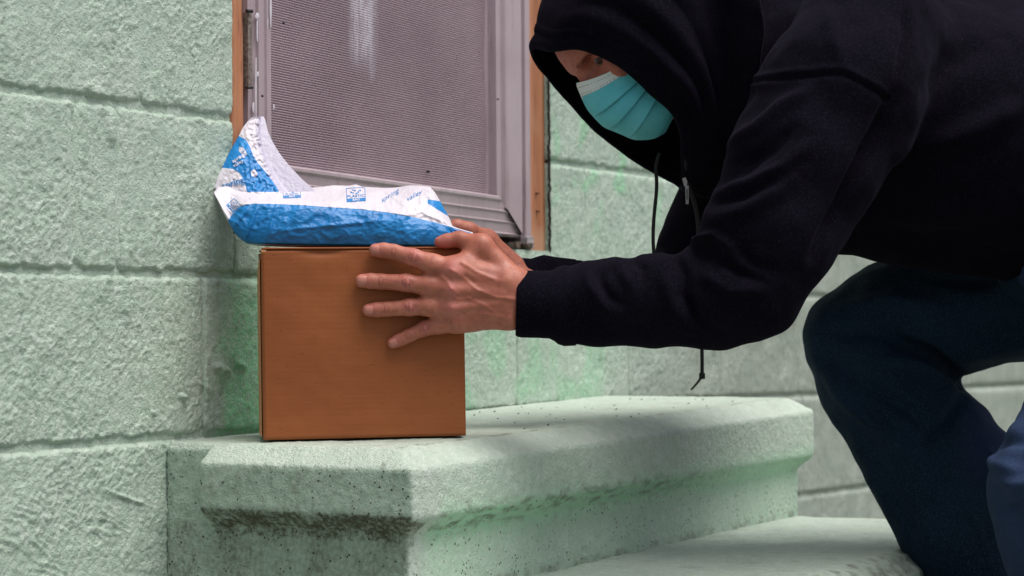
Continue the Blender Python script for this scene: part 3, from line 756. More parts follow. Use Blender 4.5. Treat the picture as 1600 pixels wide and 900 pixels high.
# ------------------------------------------------------------------ poly mailer bag
bag = tag(empty('mailer_bag', tuple(BX(BW/2, BDp/2, BH+.004))), 'crumpled white and blue printed plastic mailer bag lying on the cardboard box', 'bag')
ip = lambda xs, ys: (lambda x: np.interp(x, xs, ys))
def smi(xs, ys, r=6):
    xx = np.arange(xs[0], xs[-1]+1.); yy = np.interp(xx, xs, ys)
    k = np.hanning(2*r+3)[1:-1]; k /= k.sum(); yp = np.convolve(np.pad(yy, r, mode='reflect', reflect_type='odd'), k, 'valid')
    return lambda x: np.interp(x, xx, yp)
yT = smi([335, 341, 352, 370, 400, 440, 480, 500, 520, 545, 556, 566, 600, 618, 640, 655, 672, 680, 690, 703, 707, 716, 740], [299, 293, 291, 293, 294, 295, 293.5, 292, 289.5, 290, 288, 291.5, 293.5, 293, 289.5, 290, 292, 301, 318, 342, 353, 356.7, 363.5], 1)
yB = smi([335, 343, 350, 357, 366, 375, 386, 400, 450, 500, 600, 690, 700, 716, 740], [303, 320, 335, 348, 364, 373, 381, 384, 386, 387, 388, 388, 385, 375, 366], 3)
yBl = smi([352, 358, 365, 372, 385, 400, 440, 480, 520, 560, 600, 640, 680, 704, 716, 740], [352, 342, 331, 324, 319.5, 318, 319, 321, 324, 326.5, 331, 338, 347.5, 354.5, 358.3, 364.7], 3)
Tk = smi([335, 350, 375, 420, 560, 640, 690, 740], [.006, .02, .034, .045, .048, .040, .022, .002], 8)
Dc = smi([335, 360, 400, 560, 740], [2.640, 2.640, 2.648, 2.668, 2.655], 10)
def bag_pt(x, v):
    """x photo column, v 0 bottom .. 1 top on the front, 1..2 back"""
    y0, y1 = yB(x), yT(x); T = Tk(x)
    a = v*math.pi
    front_ = v <= 1
    s = np.where(front_, v, 2-v)
    # front: blue face stands, white top leans back
    vb = np.clip((yBl(x)-y0)/(y1-y0), .2, .9)
    Dfront = np.where(s < vb, -T*(np.sqrt(np.clip(1-((.45*vb-s)/(.75*vb+.0))**2*.75, 0, 1))), 0)
    Dv = -T*np.sqrt(np.clip(1-((.45*vb-vb)/(.75*vb))**2*.75, 0, 1))
    t = np.clip((s-vb)/(1-vb), 0, 1)
    Dtop = Dv + (T*.9-Dv)*(t**1.3)
    lo = np.clip(s/.06, 0, 1)
    Dfront = Dfront*(.35+.65*np.sqrt(lo))
    D = np.where(s < vb, Dfront, Dtop)
    Dbk = T*(.9+.1*np.sin(s*math.pi))
    D = np.where(front_, D, Dbk)
    y = y0+(y1-y0)*s
    P2 = np.stack([x*.001, s*.09+np.where(front_, 0, 7), x*0], 1)
    w = np.sin(np.clip(s, 0, 1)*math.pi)**.5*ss(335, 365, x)*ss(738, 700, x)
    r1 = 1-np.abs(noise(P2+[0, 0, .3], .017))*3; r2 = 1-np.abs(noise(P2*[1, 1.4, 1]+[.2, 0, 1.3], .009))*3
    wr = (.0012*r1+.0005*r2+.0034*noise(P2+4, .035))*w*np.where(s > vb, 1.25, .85)
    # long creases near the left fold
    for (cx, cy, ang, ln, wd, hh) in [(392, 350, 1.2, 32, 3, .0032), (372, 345, .9, 26, 3, .003), (425, 347, 1.3, 30, 2.5, .0022), (400, 310, .35, 40, 2.5, .0022), (470, 312, -.1, 40, 2.5, .0018), (640, 320, -.5, 35, 3, .002), (610, 305, -.6, 25, 3, .0022), (690, 345, -.4, 25, 2.5, .002), (520, 352, .1, 80, 3.5, .0020)]:
        dx = x-cx; dy = -(y-cy); al = dx*math.cos(ang)+dy*math.sin(ang); ac = -dx*math.sin(ang)+dy*math.cos(ang)
        wr = wr+hh*np.exp(-(ac/wd)**2)*np.exp(-(al/ln)**4)*front_
    Dm = Dc(x)+D-np.where(front_, 1, -1)*wr
    return np.stack([(x-800)/F*Dm, -(y-450)/F*Dm, Dm], 1), y
nxg, nvg = 330, 150
xs = np.linspace(335, 739, nxg); vs = np.concatenate([np.linspace(0, 1, 110), np.linspace(1, 2, 42)[1:-1]]); nvg = len(vs)
XX, VV = np.meshgrid(xs, vs, indexing='ij'); XX = XX.ravel(); VV = VV.ravel()
Pc, yy = bag_pt(XX, VV)
dpx = np.minimum(yy-yBl(XX), (yB(XX)-3.2*ss(375, 420, XX))-yy)          # px into the blue
I = np.arange(nxg*nvg).reshape(nxg, nvg); I2 = np.hstack([I, I[:, :1]])
fcs = np.stack([I2[:-1, :-1], I2[1:, :-1], I2[1:, 1:], I2[:-1, 1:]], -1).reshape(-1, 4)
blue = np.where(VV <= 1, dpx, -3)*.0008
par = np.minimum.reduce([(XX-668), (704-XX), (yy-(311+(XX-665)*.15)), ((316+(XX-665)*.62)-yy)])*.0008   # small printed wedge near the right end
blue = np.where((VV > .5) & (VV <= 1), np.maximum(blue, par), blue)
mesh('bag_body', c2w(Pc), fcs, M_BAG, bag, attrs=dict(blue=blue, grey=0*blue))
# folded-up end
xLf = smi([182, 186, 190, 200, 215, 235, 250, 262, 280, 292, 300, 316], [397, 391, 386.5, 379, 371.5, 360, 352.5, 347, 338.5, 336, 338, 350], 3)
xRf = smi([182, 186, 192, 205, 220, 240, 260, 280, 293, 300, 316], [411.5, 414, 415.5, 418.5, 425, 437, 453, 472, 487, 494, 505], 3)
def flap_pt(u, y, back=False):
    x = xLf(y)+(xRf(y)-xLf(y))*u
    bulge = np.sin(math.pi*np.clip(u/.72, 0, 1))*np.clip((y-186)/60, 0, 1)*.014
    Dm = 2.668+.00048*(300-y)-bulge+.010*u
    P2 = np.stack([x*.001, y*.001, x*0+5.], 1)
    sm = ss(.62, .72, u+.0*y)
    edgef = np.sin(math.pi*np.clip(u, 0, 1))**.5
    b = (.0013*(1-np.abs(noise(P2, .014))*3)+.0007*(1-np.abs(noise(P2+3, .008))*3))*(1-sm*.85)*edgef
    bub = ss(.25, .5, u)*(1-sm)*.0022*ss(-.1, .4, noise(P2+9, .006))
    Dm = Dm-b-bub-.0012*np.exp(-((u-.66)/.03)**2)
    if back: Dm = Dm*0+2.672+.00048*(300-y)+.012*u+.002
    return np.stack([(x-800)/F*Dm, -(y-450)/F*Dm, Dm], 1), x
nu_, ny_ = 110, 130
U_, Yy = np.meshgrid(np.linspace(0, 1, nu_), np.linspace(182, 316, ny_), indexing='ij'); U_ = U_.ravel(); Yy = Yy.ravel()
Pc, Xx = flap_pt(U_, Yy)
poly = np.array([(372, 212), (384, 218), (391, 230), (396, 244), (404, 256), (418, 272), (433, 293), (436, 300), (386, 300), (382, 283), (374, 270), (364, 264), (345, 262), (350, 245), (360, 232)], float)
def poly_sd(x, y, poly):
    d = np.full(x.shape, 1e9); ins = np.zeros(x.shape, bool)
    for a, b in zip(poly, np.roll(poly, -1, 0)):
        e = b-a; wx = x-a[0]; wy = y-a[1]; t = np.clip((wx*e[0]+wy*e[1])/(e@e), 0, 1); d = np.minimum(d, np.hypot(wx-t*e[0], wy-t*e[1]))
        c_ = ((a[1] > y) != (b[1] > y)) & (x < (b[0]-a[0])*(y-a[1])/(b[1]-a[1]+1e-12)+a[0]); ins ^= c_
    return np.where(ins, d, -d)
bl = poly_sd(Xx, Yy, poly)
for sq in ([(374, 229), (381, 231), (387, 242), (380, 243), (373, 236)], [(392, 268), (398, 264), (403, 272), (399, 277), (393, 275)]): bl = np.minimum(bl, -poly_sd(Xx, Yy, np.array(sq, float)))
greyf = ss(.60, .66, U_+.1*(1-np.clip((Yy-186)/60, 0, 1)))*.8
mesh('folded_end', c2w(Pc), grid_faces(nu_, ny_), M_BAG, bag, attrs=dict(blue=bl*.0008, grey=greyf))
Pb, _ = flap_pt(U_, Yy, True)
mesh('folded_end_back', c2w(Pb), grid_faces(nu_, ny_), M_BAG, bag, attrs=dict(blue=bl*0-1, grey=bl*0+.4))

# lettering printed on the bag (mapped onto the surfaces)
def glyphs(text, size, bold=False, shear=0):
    cu = bpy.data.curves.new('lettering', 'FONT'); cu.body = text; cu.size = size; cu.resolution_u = 2; cu.align_x = 'CENTER'; cu.align_y = 'CENTER'; cu.shear = shear
    if bold: cu.offset = size*.02
    o = bpy.data.objects.new('lettering', cu); COL.objects.link(o)
    dg = bpy.context.evaluated_depsgraph_get(); me = bpy.data.meshes.new_from_object(o.evaluated_get(dg))
    V = np.array([v.co[:2] for v in me.vertices]); f = [tuple(p.vertices) for p in me.polygons]
    bpy.data.objects.remove(o); bpy.data.curves.remove(cu); bpy.data.meshes.remove(me)
    return V, f
def stamp(name, V2, faces, cx, cy, ang, mat, surf, sxy=(1, 1), lift=.0007):
    V2 = V2*np.array(sxy); c, s = math.cos(ang), math.sin(ang)
    x = cx+V2[:, 0]*c+V2[:, 1]*s; y = cy-(-V2[:, 0]*s+V2[:, 1]*c)
    if surf == 'body':
        v = (y-yB(x))/(yT(x)-yB(x)); P, _ = bag_pt(x, np.clip(v, 0.02, .99))
    else:
        u = (x-xLf(y))/(xRf(y)-xLf(y)); P, _ = flap_pt(np.clip(u, 0.01, .99), y)
    P = P*(1-lift/P[:, 2:3])
    return mesh(name, c2w(P), faces, mat, bag, smooth=False)
def ring_rect(w, h, t):
    V = [(-w, -h), (w, -h), (w, h), (-w, h), (-w+t, -h+t), (w-t, -h+t), (w-t, h-t), (-w+t, h-t)]
    # subdivide edges a little so they follow the surface
    return np.array(V, float), [(0, 1, 5, 4), (1, 2, 6, 5), (2, 3, 7, 6), (3, 0, 4, 7)]
def dense(V, f, n=6):
    outV, outF = [], []
    for q in f:
        a, b, c_, d_ = [np.array(V[i], float) for i in q]; b0 = len(outV)
        for i in range(n+1):
            for j in range(3):
                s_, t_ = i/n, j/2; outV.append((a*(1-s_)+b*s_)*(1-t_)+(d_*(1-s_)+c_*s_)*t_)
        for i in range(n):
            for j in range(2): k = b0+i*3+j; outF.append((k, k+3, k+4, k+1))
    return np.array(outV), outF
def recycle_label(cx, cy, ang, w, h, sc=1):
    V, f = dense(*ring_rect(w, h, .9)); stamp('label_frame', V, f, cx, cy, ang, M_INKB, 'body')
    V, f = dense(np.array([(-w+1, -h+1), (w-1, -h+1), (w-1, -h+5.5*sc), (-w+1, -h+5.5*sc)]), [(0, 1, 2, 3)]); stamp('label_band', V, f, cx, cy, ang, M_INKB, 'body', lift=.0006)
    # arrows
    for k in range(4):
        a = k*math.pi/2+.4; c_, s_ = math.cos(a), math.sin(a); ox, oy = c_*w*.42, s_*2.5*sc
        base = np.array([(-3.2, -.7), (1.2, -.7), (1.2, -1.9), (3.6, 0), (1.2, 1.9), (1.2, .7), (-3.2, .7)])*sc*.9
        r_ = .35*(1 if k in (0, 2) else -1); R2 = np.array([[math.cos(r_), math.sin(r_)], [-math.sin(r_), math.cos(r_)]])
        stamp('arrow', base@R2*[1 if k < 2 else -1, 1]+[ox, oy+h*.42], [tuple(range(7))], cx, cy, ang, M_INKB, 'body', lift=.0009)
    V, f = glyphs('PLASTIC', 5.2*sc, True); stamp('lettering', V+[0, -h*.20], f, cx, cy, ang, M_INKB, 'body', (1.35*w/14, 1), .0009)
    V, f = glyphs('BAG', 4.4*sc, True); stamp('lettering', V+[0, -h+3.2*sc], f, cx, cy, ang, M_INKW, 'body', (1.3, 1), .0012)
recycle_label(556, 304, -.06, 15, 11)
recycle_label(456, 301.5, -.03, 14, 8, .8)
recycle_label(366, 322, .85, 9.5, 8.5, .75)
V, f = glyphs('spring', 15, True); stamp('lettering', V, f, 364, 286, -.32, M_INKB, 'flap', (1, 1), .002)
V, f = glyphs('spring', 8, True); stamp('lettering', V, f, 372, 247, -.55, M_INKW, 'flap', (1.1, 1), .002)
V, f = glyphs('valley', 7, True); stamp('lettering', V, f, 372, 255, -.55, M_INKW, 'flap', (1.1, 1), .002)
V, f = glyphs('SV', 5, True); stamp('lettering', V, f, 380, 237, -.55, M_INKB, 'flap', (1.1, 1), .002)
V, f = glyphs('spring', 11, False, .5); stamp('lettering', V, f, 608, 306, -.55, M_INKB, 'body', (1.2, .9), .0011)
V, f = glyphs('valley', 10, False, .5); stamp('lettering', V, f, 646, 306, -.5, M_INKB, 'body', (1.2, .9), .0011)

# ------------------------------------------------------------------ the man
man_base = W(1640, 900, 2.9); man_base[2] = 0
person = tag(empty('person', tuple(man_base)), 'man in black hoodie, dark jeans and blue face mask bending over the box', 'person')
def pr(rpx, D): return rpx*D/F
def build_hand(far=False, res=.0014):
    # returns V(cam frame), faces, attrs
    if not far:
        X = lambda px, py, off, r: (cc(px, py, Dbox(min(px, 735))+off), pr(r, 2.62))
    else:   # right hand: mirror in depth, on the back of the box
        X = lambda px, py, off, r: (cc(px+8, py-2, Dbox(min(px, 735))+BDp+.003-off), pr(r, 2.75))
    s = SDF(np.minimum(cc(535, 575, 2.45), cc(535, 575, 2.85)), np.maximum(cc(905, 335, 2.88), cc(905, 335, 2.5)), res) if far else SDF(cc(535, 575, 2.66)*[1, 1, 0]+[0, 0, 2.475], cc(905, 338, 2.66)*[1, 1, 0]+[0, 0, 2.655], res)
    # palm
    mc = [X(712, 423, -.029, 19), X(706, 452, -.031, 19), X(706, 480, -.029, 18), X(712, 504, -.024, 15)]
    ca = [X(796, 436, -.022, 20), X(800, 452, -.024, 22), X(800, 474, -.023, 23), X(796, 491, -.020, 22)]
    for m_, c_ in zip(mc, ca): s.cap(m_[0], c_[0], m_[1], c_[1], .010)
    for a, b in zip(mc[:-1], mc[1:]): s.cap(a[0]+[.012, 0, .006], b[0]+[.012, 0, .006], a[1]*.8, b[1]*.8, .010)
    wr = [X(850, 456, -.004, 21), X(850, 482, -.004, 22), X(900, 458, -.004, 21), X(900, 482, -.004, 22)]
    for c_, w_ in zip(ca, [wr[0], wr[0], wr[1], wr[1]]): s.cap(c_[0], w_[0], c_[1]*.95, w_[1], .012)
    s.cap(wr[0][0], wr[2][0], wr[0][1], wr[2][1], .012); s.cap(wr[1][0], wr[3][0], wr[1][1], wr[3][1], .012)
    # thumb
    if not far: th = [X(687, 378, -.006, 8.6), X(699, 376.5, -.007, 10.2), X(718, 373.5, -.010, 11.5), X(752, 384, -.018, 16), X(785, 420, -.018, 19)]
    else: th = [X(690, 360, .016, 9), X(706, 356, .014, 11), X(724, 362, .008, 12.5), X(752, 378, -.012, 16), X(792, 419, -.024, 21)]
    s.chain(th, .006); s.cap(th[3][0], mc[0][0], th[3][1]*.62, mc[0][1]*.75, .016)
    # fingers
    fg = [[X(587, 391, -.0095, 10.4), X(600, 391.5, -.0105, 11.6), X(615, 394, -.012, 11.8), X(646, 403, -.019, 13.8), X(676, 414, -.025, 15), X(712, 423, -.029, 18)],
          [X(565.5, 439, -.0095, 10.6), X(580, 439, -.0105, 11.6), X(595, 440, -.012, 11.6), X(636, 442, -.019, 13.6), X(670, 447, -.025, 14.5), X(706, 452, -.031, 18)],
          [X(576, 484.5, -.009, 10), X(590, 484, -.010, 11), X(604, 483, -.012, 11), X(641, 480, -.018, 13.2), X(672, 478, -.024, 14), X(706, 480, -.029, 17)],
          [X(614, 536, -.008, 8.8), X(625, 531, -.009, 9.8), X(638, 525, -.0105, 10), X(664, 513, -.015, 11.6), X(686, 507, -.019, 12.5), X(712, 504, -.024, 14)]]
    joints = []
    if far: fg = [[(q[0]+np.array([.02, 0, 0]), q[1]) for q in ch] for ch in fg]
    for ch in fg: s.chain(ch[:5], .0035); s.cap(ch[4][0], ch[5][0], ch[4][1], ch[5][1], .009)
    G = np.meshgrid(*s.ax, indexing='ij', sparse=True)
    if not far:
        # relief on the back of the hand, as functions of direction across the surface (2-D in the palm plane)
        PX = G[0]/G[2]*F+800; PY = 450-G[1]/G[2]*F
        def line2(pts, h, w):
            d = 1e9
            for a, b in zip(pts[:-1], pts[1:]):
                ex, ey = b[0]-a[0], b[1]-a[1]; t = np.clip(((PX-a[0])*ex+(PY-a[1])*ey)/(ex*ex+ey*ey), 0, 1)
                d = np.minimum(d, (PX-a[0]-t*ex)**2+(PY-a[1]-t*ey)**2)
            s.F -= (h*np.exp(-d/(w*w))).astype(np.float32)
        line2([(704, 421), (728, 436), (744, 452), (772, 464), (806, 468)], .0015, 2.8)
        line2([(700, 455), (716, 468), (733, 466), (746, 455)], .0012, 2.5)
        line2([(716, 500), (736, 489), (760, 491), (800, 500)], .0012, 2.6)
        line2([(722, 410), (745, 425), (772, 436)], .0014, 2.8)
        line2([(733, 466), (752, 474), (770, 486)], .0013, 2.4)
        line2([(690, 432), (699, 440), (704, 450), (716, 460)], .0013, 2.2)
        line2([(712, 424), (780, 440)], .0010, 6); line2([(708, 452), (785, 458)], .0010, 6); line2([(708, 481), (785, 474)], .0010, 5)
        line2([(727, 432), (738, 442)], -.0016, 5); line2([(722, 467), (740, 466)], -.0012, 6); line2([(725, 492), (745, 488)], -.0012, 5)
        for (x_, y_, r_, h_) in [(706, 422, 9, .0022), (703, 451, 9, .0024), (704, 481, 8, .002), (711, 505, 7, .0014), (647, 400, 8, .0016), (634, 440, 8, .0016), (640, 479, 7, .0013), (665, 512, 6, .0011), (798, 500, 9, .002), (792, 436, 10, .0012)]:
            s.F -= (h_*np.exp(-((PX-x_)**2+(PY-y_)**2)/(r_*r_))).astype(np.float32)
        # creases over knuckles
        cr_l = []
        for ch, (i, j) in [(c_, ij) for c_ in fg for ij in ((3, 0), (2, 1))]:
            a = ch[i][0]; b = ch[i-1][0]; pa_ = np.array([a[0]/a[2]*F+800, 450-a[1]/a[2]*F]); pb_ = np.array([b[0]/b[2]*F+800, 450-b[1]/b[2]*F])
            ax_ = (pa_-pb_)/np.linalg.norm(pa_-pb_); pc_ = np.array([-ax_[1], ax_[0]]); w_ = ch[i][1]/2.62*F*.62
            offs = (-5.5, -1.5, 3., 6.5) if j == 0 else (-2, 1.6)
            for o_ in offs:
                p0 = pa_+ax_*o_-pc_*w_*(1-.1*abs(o_)); p1 = pa_+ax_*(o_*1.35+.8*(1 if o_ > 0 else -1)); p2 = pa_+ax_*o_+pc_*w_*(1-.1*abs(o_))
                line2([p0, p1, p2], -.0012 if j == 0 else -.0008, 1.1); cr_l.append((p0, p1, p2))
    V, f = s.mesh(); V = smooth(V, f, 2, .5)
    px = V[:, 0]/V[:, 2]*F+800; py = 450-V[:, 1]/V[:, 2]*F
    pink = np.zeros(len(V)); cre = np.zeros(len(V))
    if not far:
        for (x_, y_, r_) in [(647, 402, 14), (634, 440, 13), (641, 480, 12), (665, 512, 10), (706, 422, 15), (703, 451, 14), (704, 481, 14), (586, 391, 14), (565, 439, 14), (575, 484, 13), (614, 536, 12), (690, 377, 14)]:
            pink = np.maximum(pink, .75*np.exp(-((px-x_)**2+(py-y_)**2)/(r_*r_)))
        for (p0, p1, p2) in cr_l:
            for a, b in ((p0, p1), (p1, p2)):
                e = b-a; t = np.clip(((px-a[0])*e[0]+(py-a[1])*e[1])/(e@e), 0, 1)
                cre = np.maximum(cre, .85*np.exp(-((px-a[0]-t*e[0])**2+(py-a[1]-t*e[1])**2)/.9))
    return V, f, pink, cre, fg, th
parts = []
Vn, fn, pk, cz, fgn, thn = build_hand(False)
parts.append((Vn, fn, pk, cz))
Vf, ff, pk2, cz2, _, _ = build_hand(True, .0028)
parts.append((Vf, ff, pk2, cz2))

# head (local frame: h down the face, f forward, s to the man's left, in metres)
TH = math.radians(20); HD = 2.795; O2 = np.array([905., 120.]); sc_h = HD/F
hv = np.array([.74, .673]); fv = np.array([-.673, .74])
cH = np.array([hv[0], -hv[1], 0]); cF0 = np.array([fv[0], -fv[1], 0]); cS0 = np.array([0, 0, -1.])
cFv = cF0*math.cos(TH)+cS0*math.sin(TH); cSv = -cF0*math.sin(TH)+cS0*math.cos(TH)
Hc = cc(905, 120, HD)
def HL(h, f_, s_): return Hc+cH*h+cFv*f_+cSv*s_
axes = [cH, cFv, cSv]
s = SDF(Hc+[-.13, -.19, -.13], Hc+[.30, .20, .17], .0024)
s.ell(HL(-.012, -.100, 0), (.088, .095, .075), axes, 0)
s.ell(HL(.045, -.066, 0), (.080, .060, .060), axes, .02)
s.ell(HL(.100, -.050, 0), (.028, .040, .035), axes, .02)
s.ell(HL(-.026, -.045, 0), (.042, .036, .054), axes, .015)
s.cap(HL(-.014, -.015, -.010), HL(-.012, -.026, -.040), .009, .008, .012); s.cap(HL(-.014, -.015, .010), HL(-.012, -.026, .040), .009, .008, .012)
s.cap(HL(-.006, -.010, 0), HL(.040, .006, 0), .0085, .011, .008); s.ell(HL(.044, .002, 0), (.010, .012, .016), axes, .006)
s.ell(HL(.035, -.028, .040), (.018, .016, .020), axes, .012); s.ell(HL(.035, -.028, -.040), (.018, .016, .020), axes, .012)
for sg in (-1, 1):
    s.ell(HL(.004, -.010, sg*.031), (.012, .013, .017), axes, .008, 'sub')
    s.ell(HL(.004, -.030, sg*.031), (.0135, .0135, .0145), axes, .003)
    s.ell(HL(.0065, -.015, sg*.031), (.0052, .012, .0130), axes, .0012, 'sub')
    s.ell(HL(.030, -.105, sg*.074), (.032, .018, .008), axes, .006)
    s.ell(HL(.076, -.022, 0), (.006, .01, .024), axes, .004)
s.cap(HL(.03, -.10, 0), HL(.17, -.16, -.01), .052, .060, .02)
V, f = s.mesh(); V = smooth(V, f, 2, .5); parts.append((V, f, np.zeros(len(V))+.15, np.zeros(len(V))))
# core of the body under the clothes
body = SDF(cc(700, 900, 2.5)*[1, 1, 0]+[-.1, -.35, 2.25], cc(1900, -50, 3)*[1, 1, 0]+[.55, .15, 3.2], .012)
J = dict(nw=cc(905, 474, 2.57), ne=cc(1150, 450, 2.56), ns=cc(1320, 130, 2.62), fw=cc(880, 459, 2.79), fm=cc(1035, 459, 2.89), fe=cc(1098, 420, 2.945), fs=cc(1290, 150, 3.02),
         ch=cc(1330, 170, 2.82), pl=cc(1760, 280, 2.86), n1=cc(1822, 400, 2.77), n2=cc(1795, 525, 2.665), n3=cc(1728, 685, 2.565), nk=cc(1130, 130, 2.84), nh=cc(1790, 350, 2.80), fh=cc(1790, 350, 2.94), fk=cc(1335, 520, 3.00), fa=cc(1560, 965, 2.89), nkn=cc(1675, 775, 2.53), na=cc(1930, 1090, 2.62))
for a, b, ra, rb in [('nw', 'ne', .025, .034), ('ne', 'ns', .036, .05), ('fw', 'fm', .025, .026), ('fm', 'fe', .026, .03), ('fe', 'fs', .035, .05), ('ch', 'pl', .125, .13), ('ns', 'fs', .06, .06), ('nk', 'ch', .05, .09), ('nh', 'fh', .08, .08), ('pl', 'nh', .09, .08), ('nh', 'n1', .075, .075), ('n1', 'n2', .075, .07), ('n2', 'n3', .07, .06), ('n3', 'nkn', .06, .055), ('nkn', 'na', .05, .035), ('fh', 'fk', .08, .055), ('fk', 'fa', .045, .035)]:
    body.cap(J[a], J[b], ra, rb, .03)
V, f = body.mesh(); parts.append((V, f, np.zeros(len(V)), np.zeros(len(V))))
off = 0; AV, AF, AP, AC = [], [], [], []
for V, f, a, b in parts: AV.append(c2w(V)); AF.append(f+off); AP.append(a); AC.append(b); off += len(V)
body_o = mesh('body', np.vstack(AV), np.vstack(AF), M_SKIN, person, attrs=dict(pink=np.concatenate(AP), crease=np.concatenate(AC)))

# fingernails: curved plates laid on the finger ends
from mathutils.bvhtree import BVHTree
bvh = BVHTree.FromPolygons([tuple(v) for v in Vn], [tuple(int(i) for i in q) for q in fn])
def nail(cx, cy, ang, w, l, name='fingernail'):
    nu, nv = 11, 11; V = []; c, s_ = math.cos(ang), math.sin(ang)
    for i in range(nu):
        for j in range(nv):
            a = i/(nu-1)*2-1; b = j/(nv-1)*2-1
            # rounded tip, squarer root
            bb = b*w*(1-.35*max(0, -a)**2.5-.12*max(0, a)**3); x = cx+(a*l*c-bb*s_); y = cy+(a*l*s_+bb*c)
            o_ = cc(x, y, 1.); o_ = o_/np.linalg.norm(o_); hit = bvh.ray_cast(Vector((0, 0, 0)), Vector(o_), 4)
            if hit[0] is None: V.append(None); continue
            p = np.array(hit[0]); rim = max(abs(a), abs(b)); p = p*(1-(.00055*(1-rim**6)-.0001*(rim > .95))/np.linalg.norm(p)); V.append(p)
    last = next(v for v in V if v is not None)
    V = [last if v is None else v for v in V]
    f = [q[::-1] for q in grid_faces(nu, nv).tolist()]
    mesh(name, c2w(np.array(V)), f, M_NAIL, body_o)
nail(585.5, 389.5, .03, 7.2, 7.2); nail(565, 437.5, .02, 7.6, 7.6); nail(575.5, 484, -.03, 6.8, 6.8); nail(614.5, 535.5, -.42, 5.6, 6.0)

# eye and eyebrow
eo = []
th_, ph_ = np.meshgrid(np.linspace(0, math.pi, 17), np.linspace(0, 2*math.pi, 25)[:-1], indexing='ij')
for sg in (-1, 1):
    c0 = HL(.0055, -.0296 if sg > 0 else -.0400, sg*.030); gaze = cFv*.75+cSv*.62+cH*.05; gaze /= np.linalg.norm(gaze)
    a = np.cross(gaze, cH); a /= np.linalg.norm(a); b = np.cross(gaze, a)
    Vv = c0+.0126*(np.cos(th_)[..., None]*gaze+np.sin(th_)[..., None]*(np.cos(ph_)[..., None]*a+np.sin(ph_)[..., None]*b))
    Vv = Vv.reshape(-1, 3)
    o = mesh('eye', c2w(Vv), grid_faces(17, 24), M_EYEW, person)
    ci = c0+gaze*.0112; t = np.linspace(0, 2*math.pi, 17)[:-1]
    Vv = np.vstack([[ci+gaze*.0018], ci+.0070*(np.cos(t)[:, None]*a+np.sin(t)[:, None]*b)])
    mesh('iris', c2w(Vv), [(0, 1+i, 1+(i+1) % 16) for i in range(16)], simple('dark iris', (.02, .014, .01, 1), .15), o)
Vv, ff_ = [], []
for sg in (-1, 1):
    for k in range(70 if sg > 0 else 30):
        t = random.random(); h_ = -.009+random.uniform(-.003, .003)+.003*t; s_ = sg*(.010+.034*t); f_ = -.006-.016*t+.002-(.005 if sg < 0 else 0)
        root = HL(h_, f_+.001, s_); d_ = cFv*.004+cSv*sg*.006+cH*random.uniform(-.005, .001); w_ = cH*.0005; b = len(Vv)
        Vv += [root-w_, root+w_, root+d_]; ff_.append((b, b+1, b+2))
tag(mesh('eyebrow', c2w(np.array(Vv)), ff_, M_HAIR, person, smooth=False), kind='stuff')

# face mask ---------------------------------------------------
nb, na_ = 150, 150
B_, A_ = np.meshgrid(np.linspace(0, 1, nb), np.linspace(-1, 1, na_), indexing='ij'); B_ = B_.ravel(); A_ = A_.ravel()
hc = smi(np.array([0, .22, .48, .75, .92, 1.])*300, [4, 38, 80, 130, 152, 157], 25); fc = smi(np.array([0, .22, .48, .75, .92, 1.])*300, [10, 26, 29, 10, -14, -30], 25)
px2m = sc_h
ang_ = A_*math.pi*.5
cs = 1-np.cos(ang_); h_ = hc(B_*300); f_ = fc(B_*300)
hs = 52+B_*58; fs = -98+0*B_
h2 = h_+(hs-h_)*cs**.9+ 14*np.sin(np.abs(ang_)*2)*(B_ < 1)*(1-B_)**2; f2 = f_+(fs-f_)*cs
s2 = .068*np.sin(ang_)
disp = np.zeros_like(B_)
pw = np.maximum(ss(-.14, .20, A_), ss(-.5, -.8, A_))*(.45+.55*np.cos(ang_)**.6)
Bq = B_-.03*A_
for b0, b1 in ((.16, .36), (.36, .54), (.54, .71), (.71, .95)):       # overlapping pleats: each panel rises to a lip and drops behind the next
    t_ = (Bq-b0)/(b1-b0); disp += .0052*pw*np.where((t_ > 0) & (t_ < 1), t_**1.2*ss(1., .95, t_), 0)*(1 if b1 < .9 else .3)
disp -= .004*np.sin(np.clip(B_, 0, 1)*math.pi)*np.exp(-((np.abs(A_)-.62)/.12)**2)
disp += .0012*noise(np.stack([B_*.1, A_*.1, A_*0], 1), .03)
Pm = Hc+np.outer(h2*px2m, cH)+np.outer(f2*px2m, cFv)+np.outer(s2, cSv)
fm = grid_faces(nb, na_); Nm = normals(Pm, fm); 
if ((Pm-HL(.05, -.08, 0))*Nm).sum() < 0: Nm = -Nm; fm = fm[:, ::-1]
Pm = Pm+Nm*disp[:, None]
topm = (B_ < .135).astype(float); dash = (np.sin(A_*150) > -.2)
dots = ((np.abs(B_-.045) < .0035) | (np.abs(B_-.112) < .0035) | (np.abs(B_-.135) < .0035))*dash*.8
mask_o = mesh('face_mask', c2w(Pm), fm, M_MASK, person, attrs=dict(top=topm, dots=dots))
mo = mask_o.modifiers.new('thick', 'SOLIDIFY'); mo.thickness = .0012; mo.offset = -1
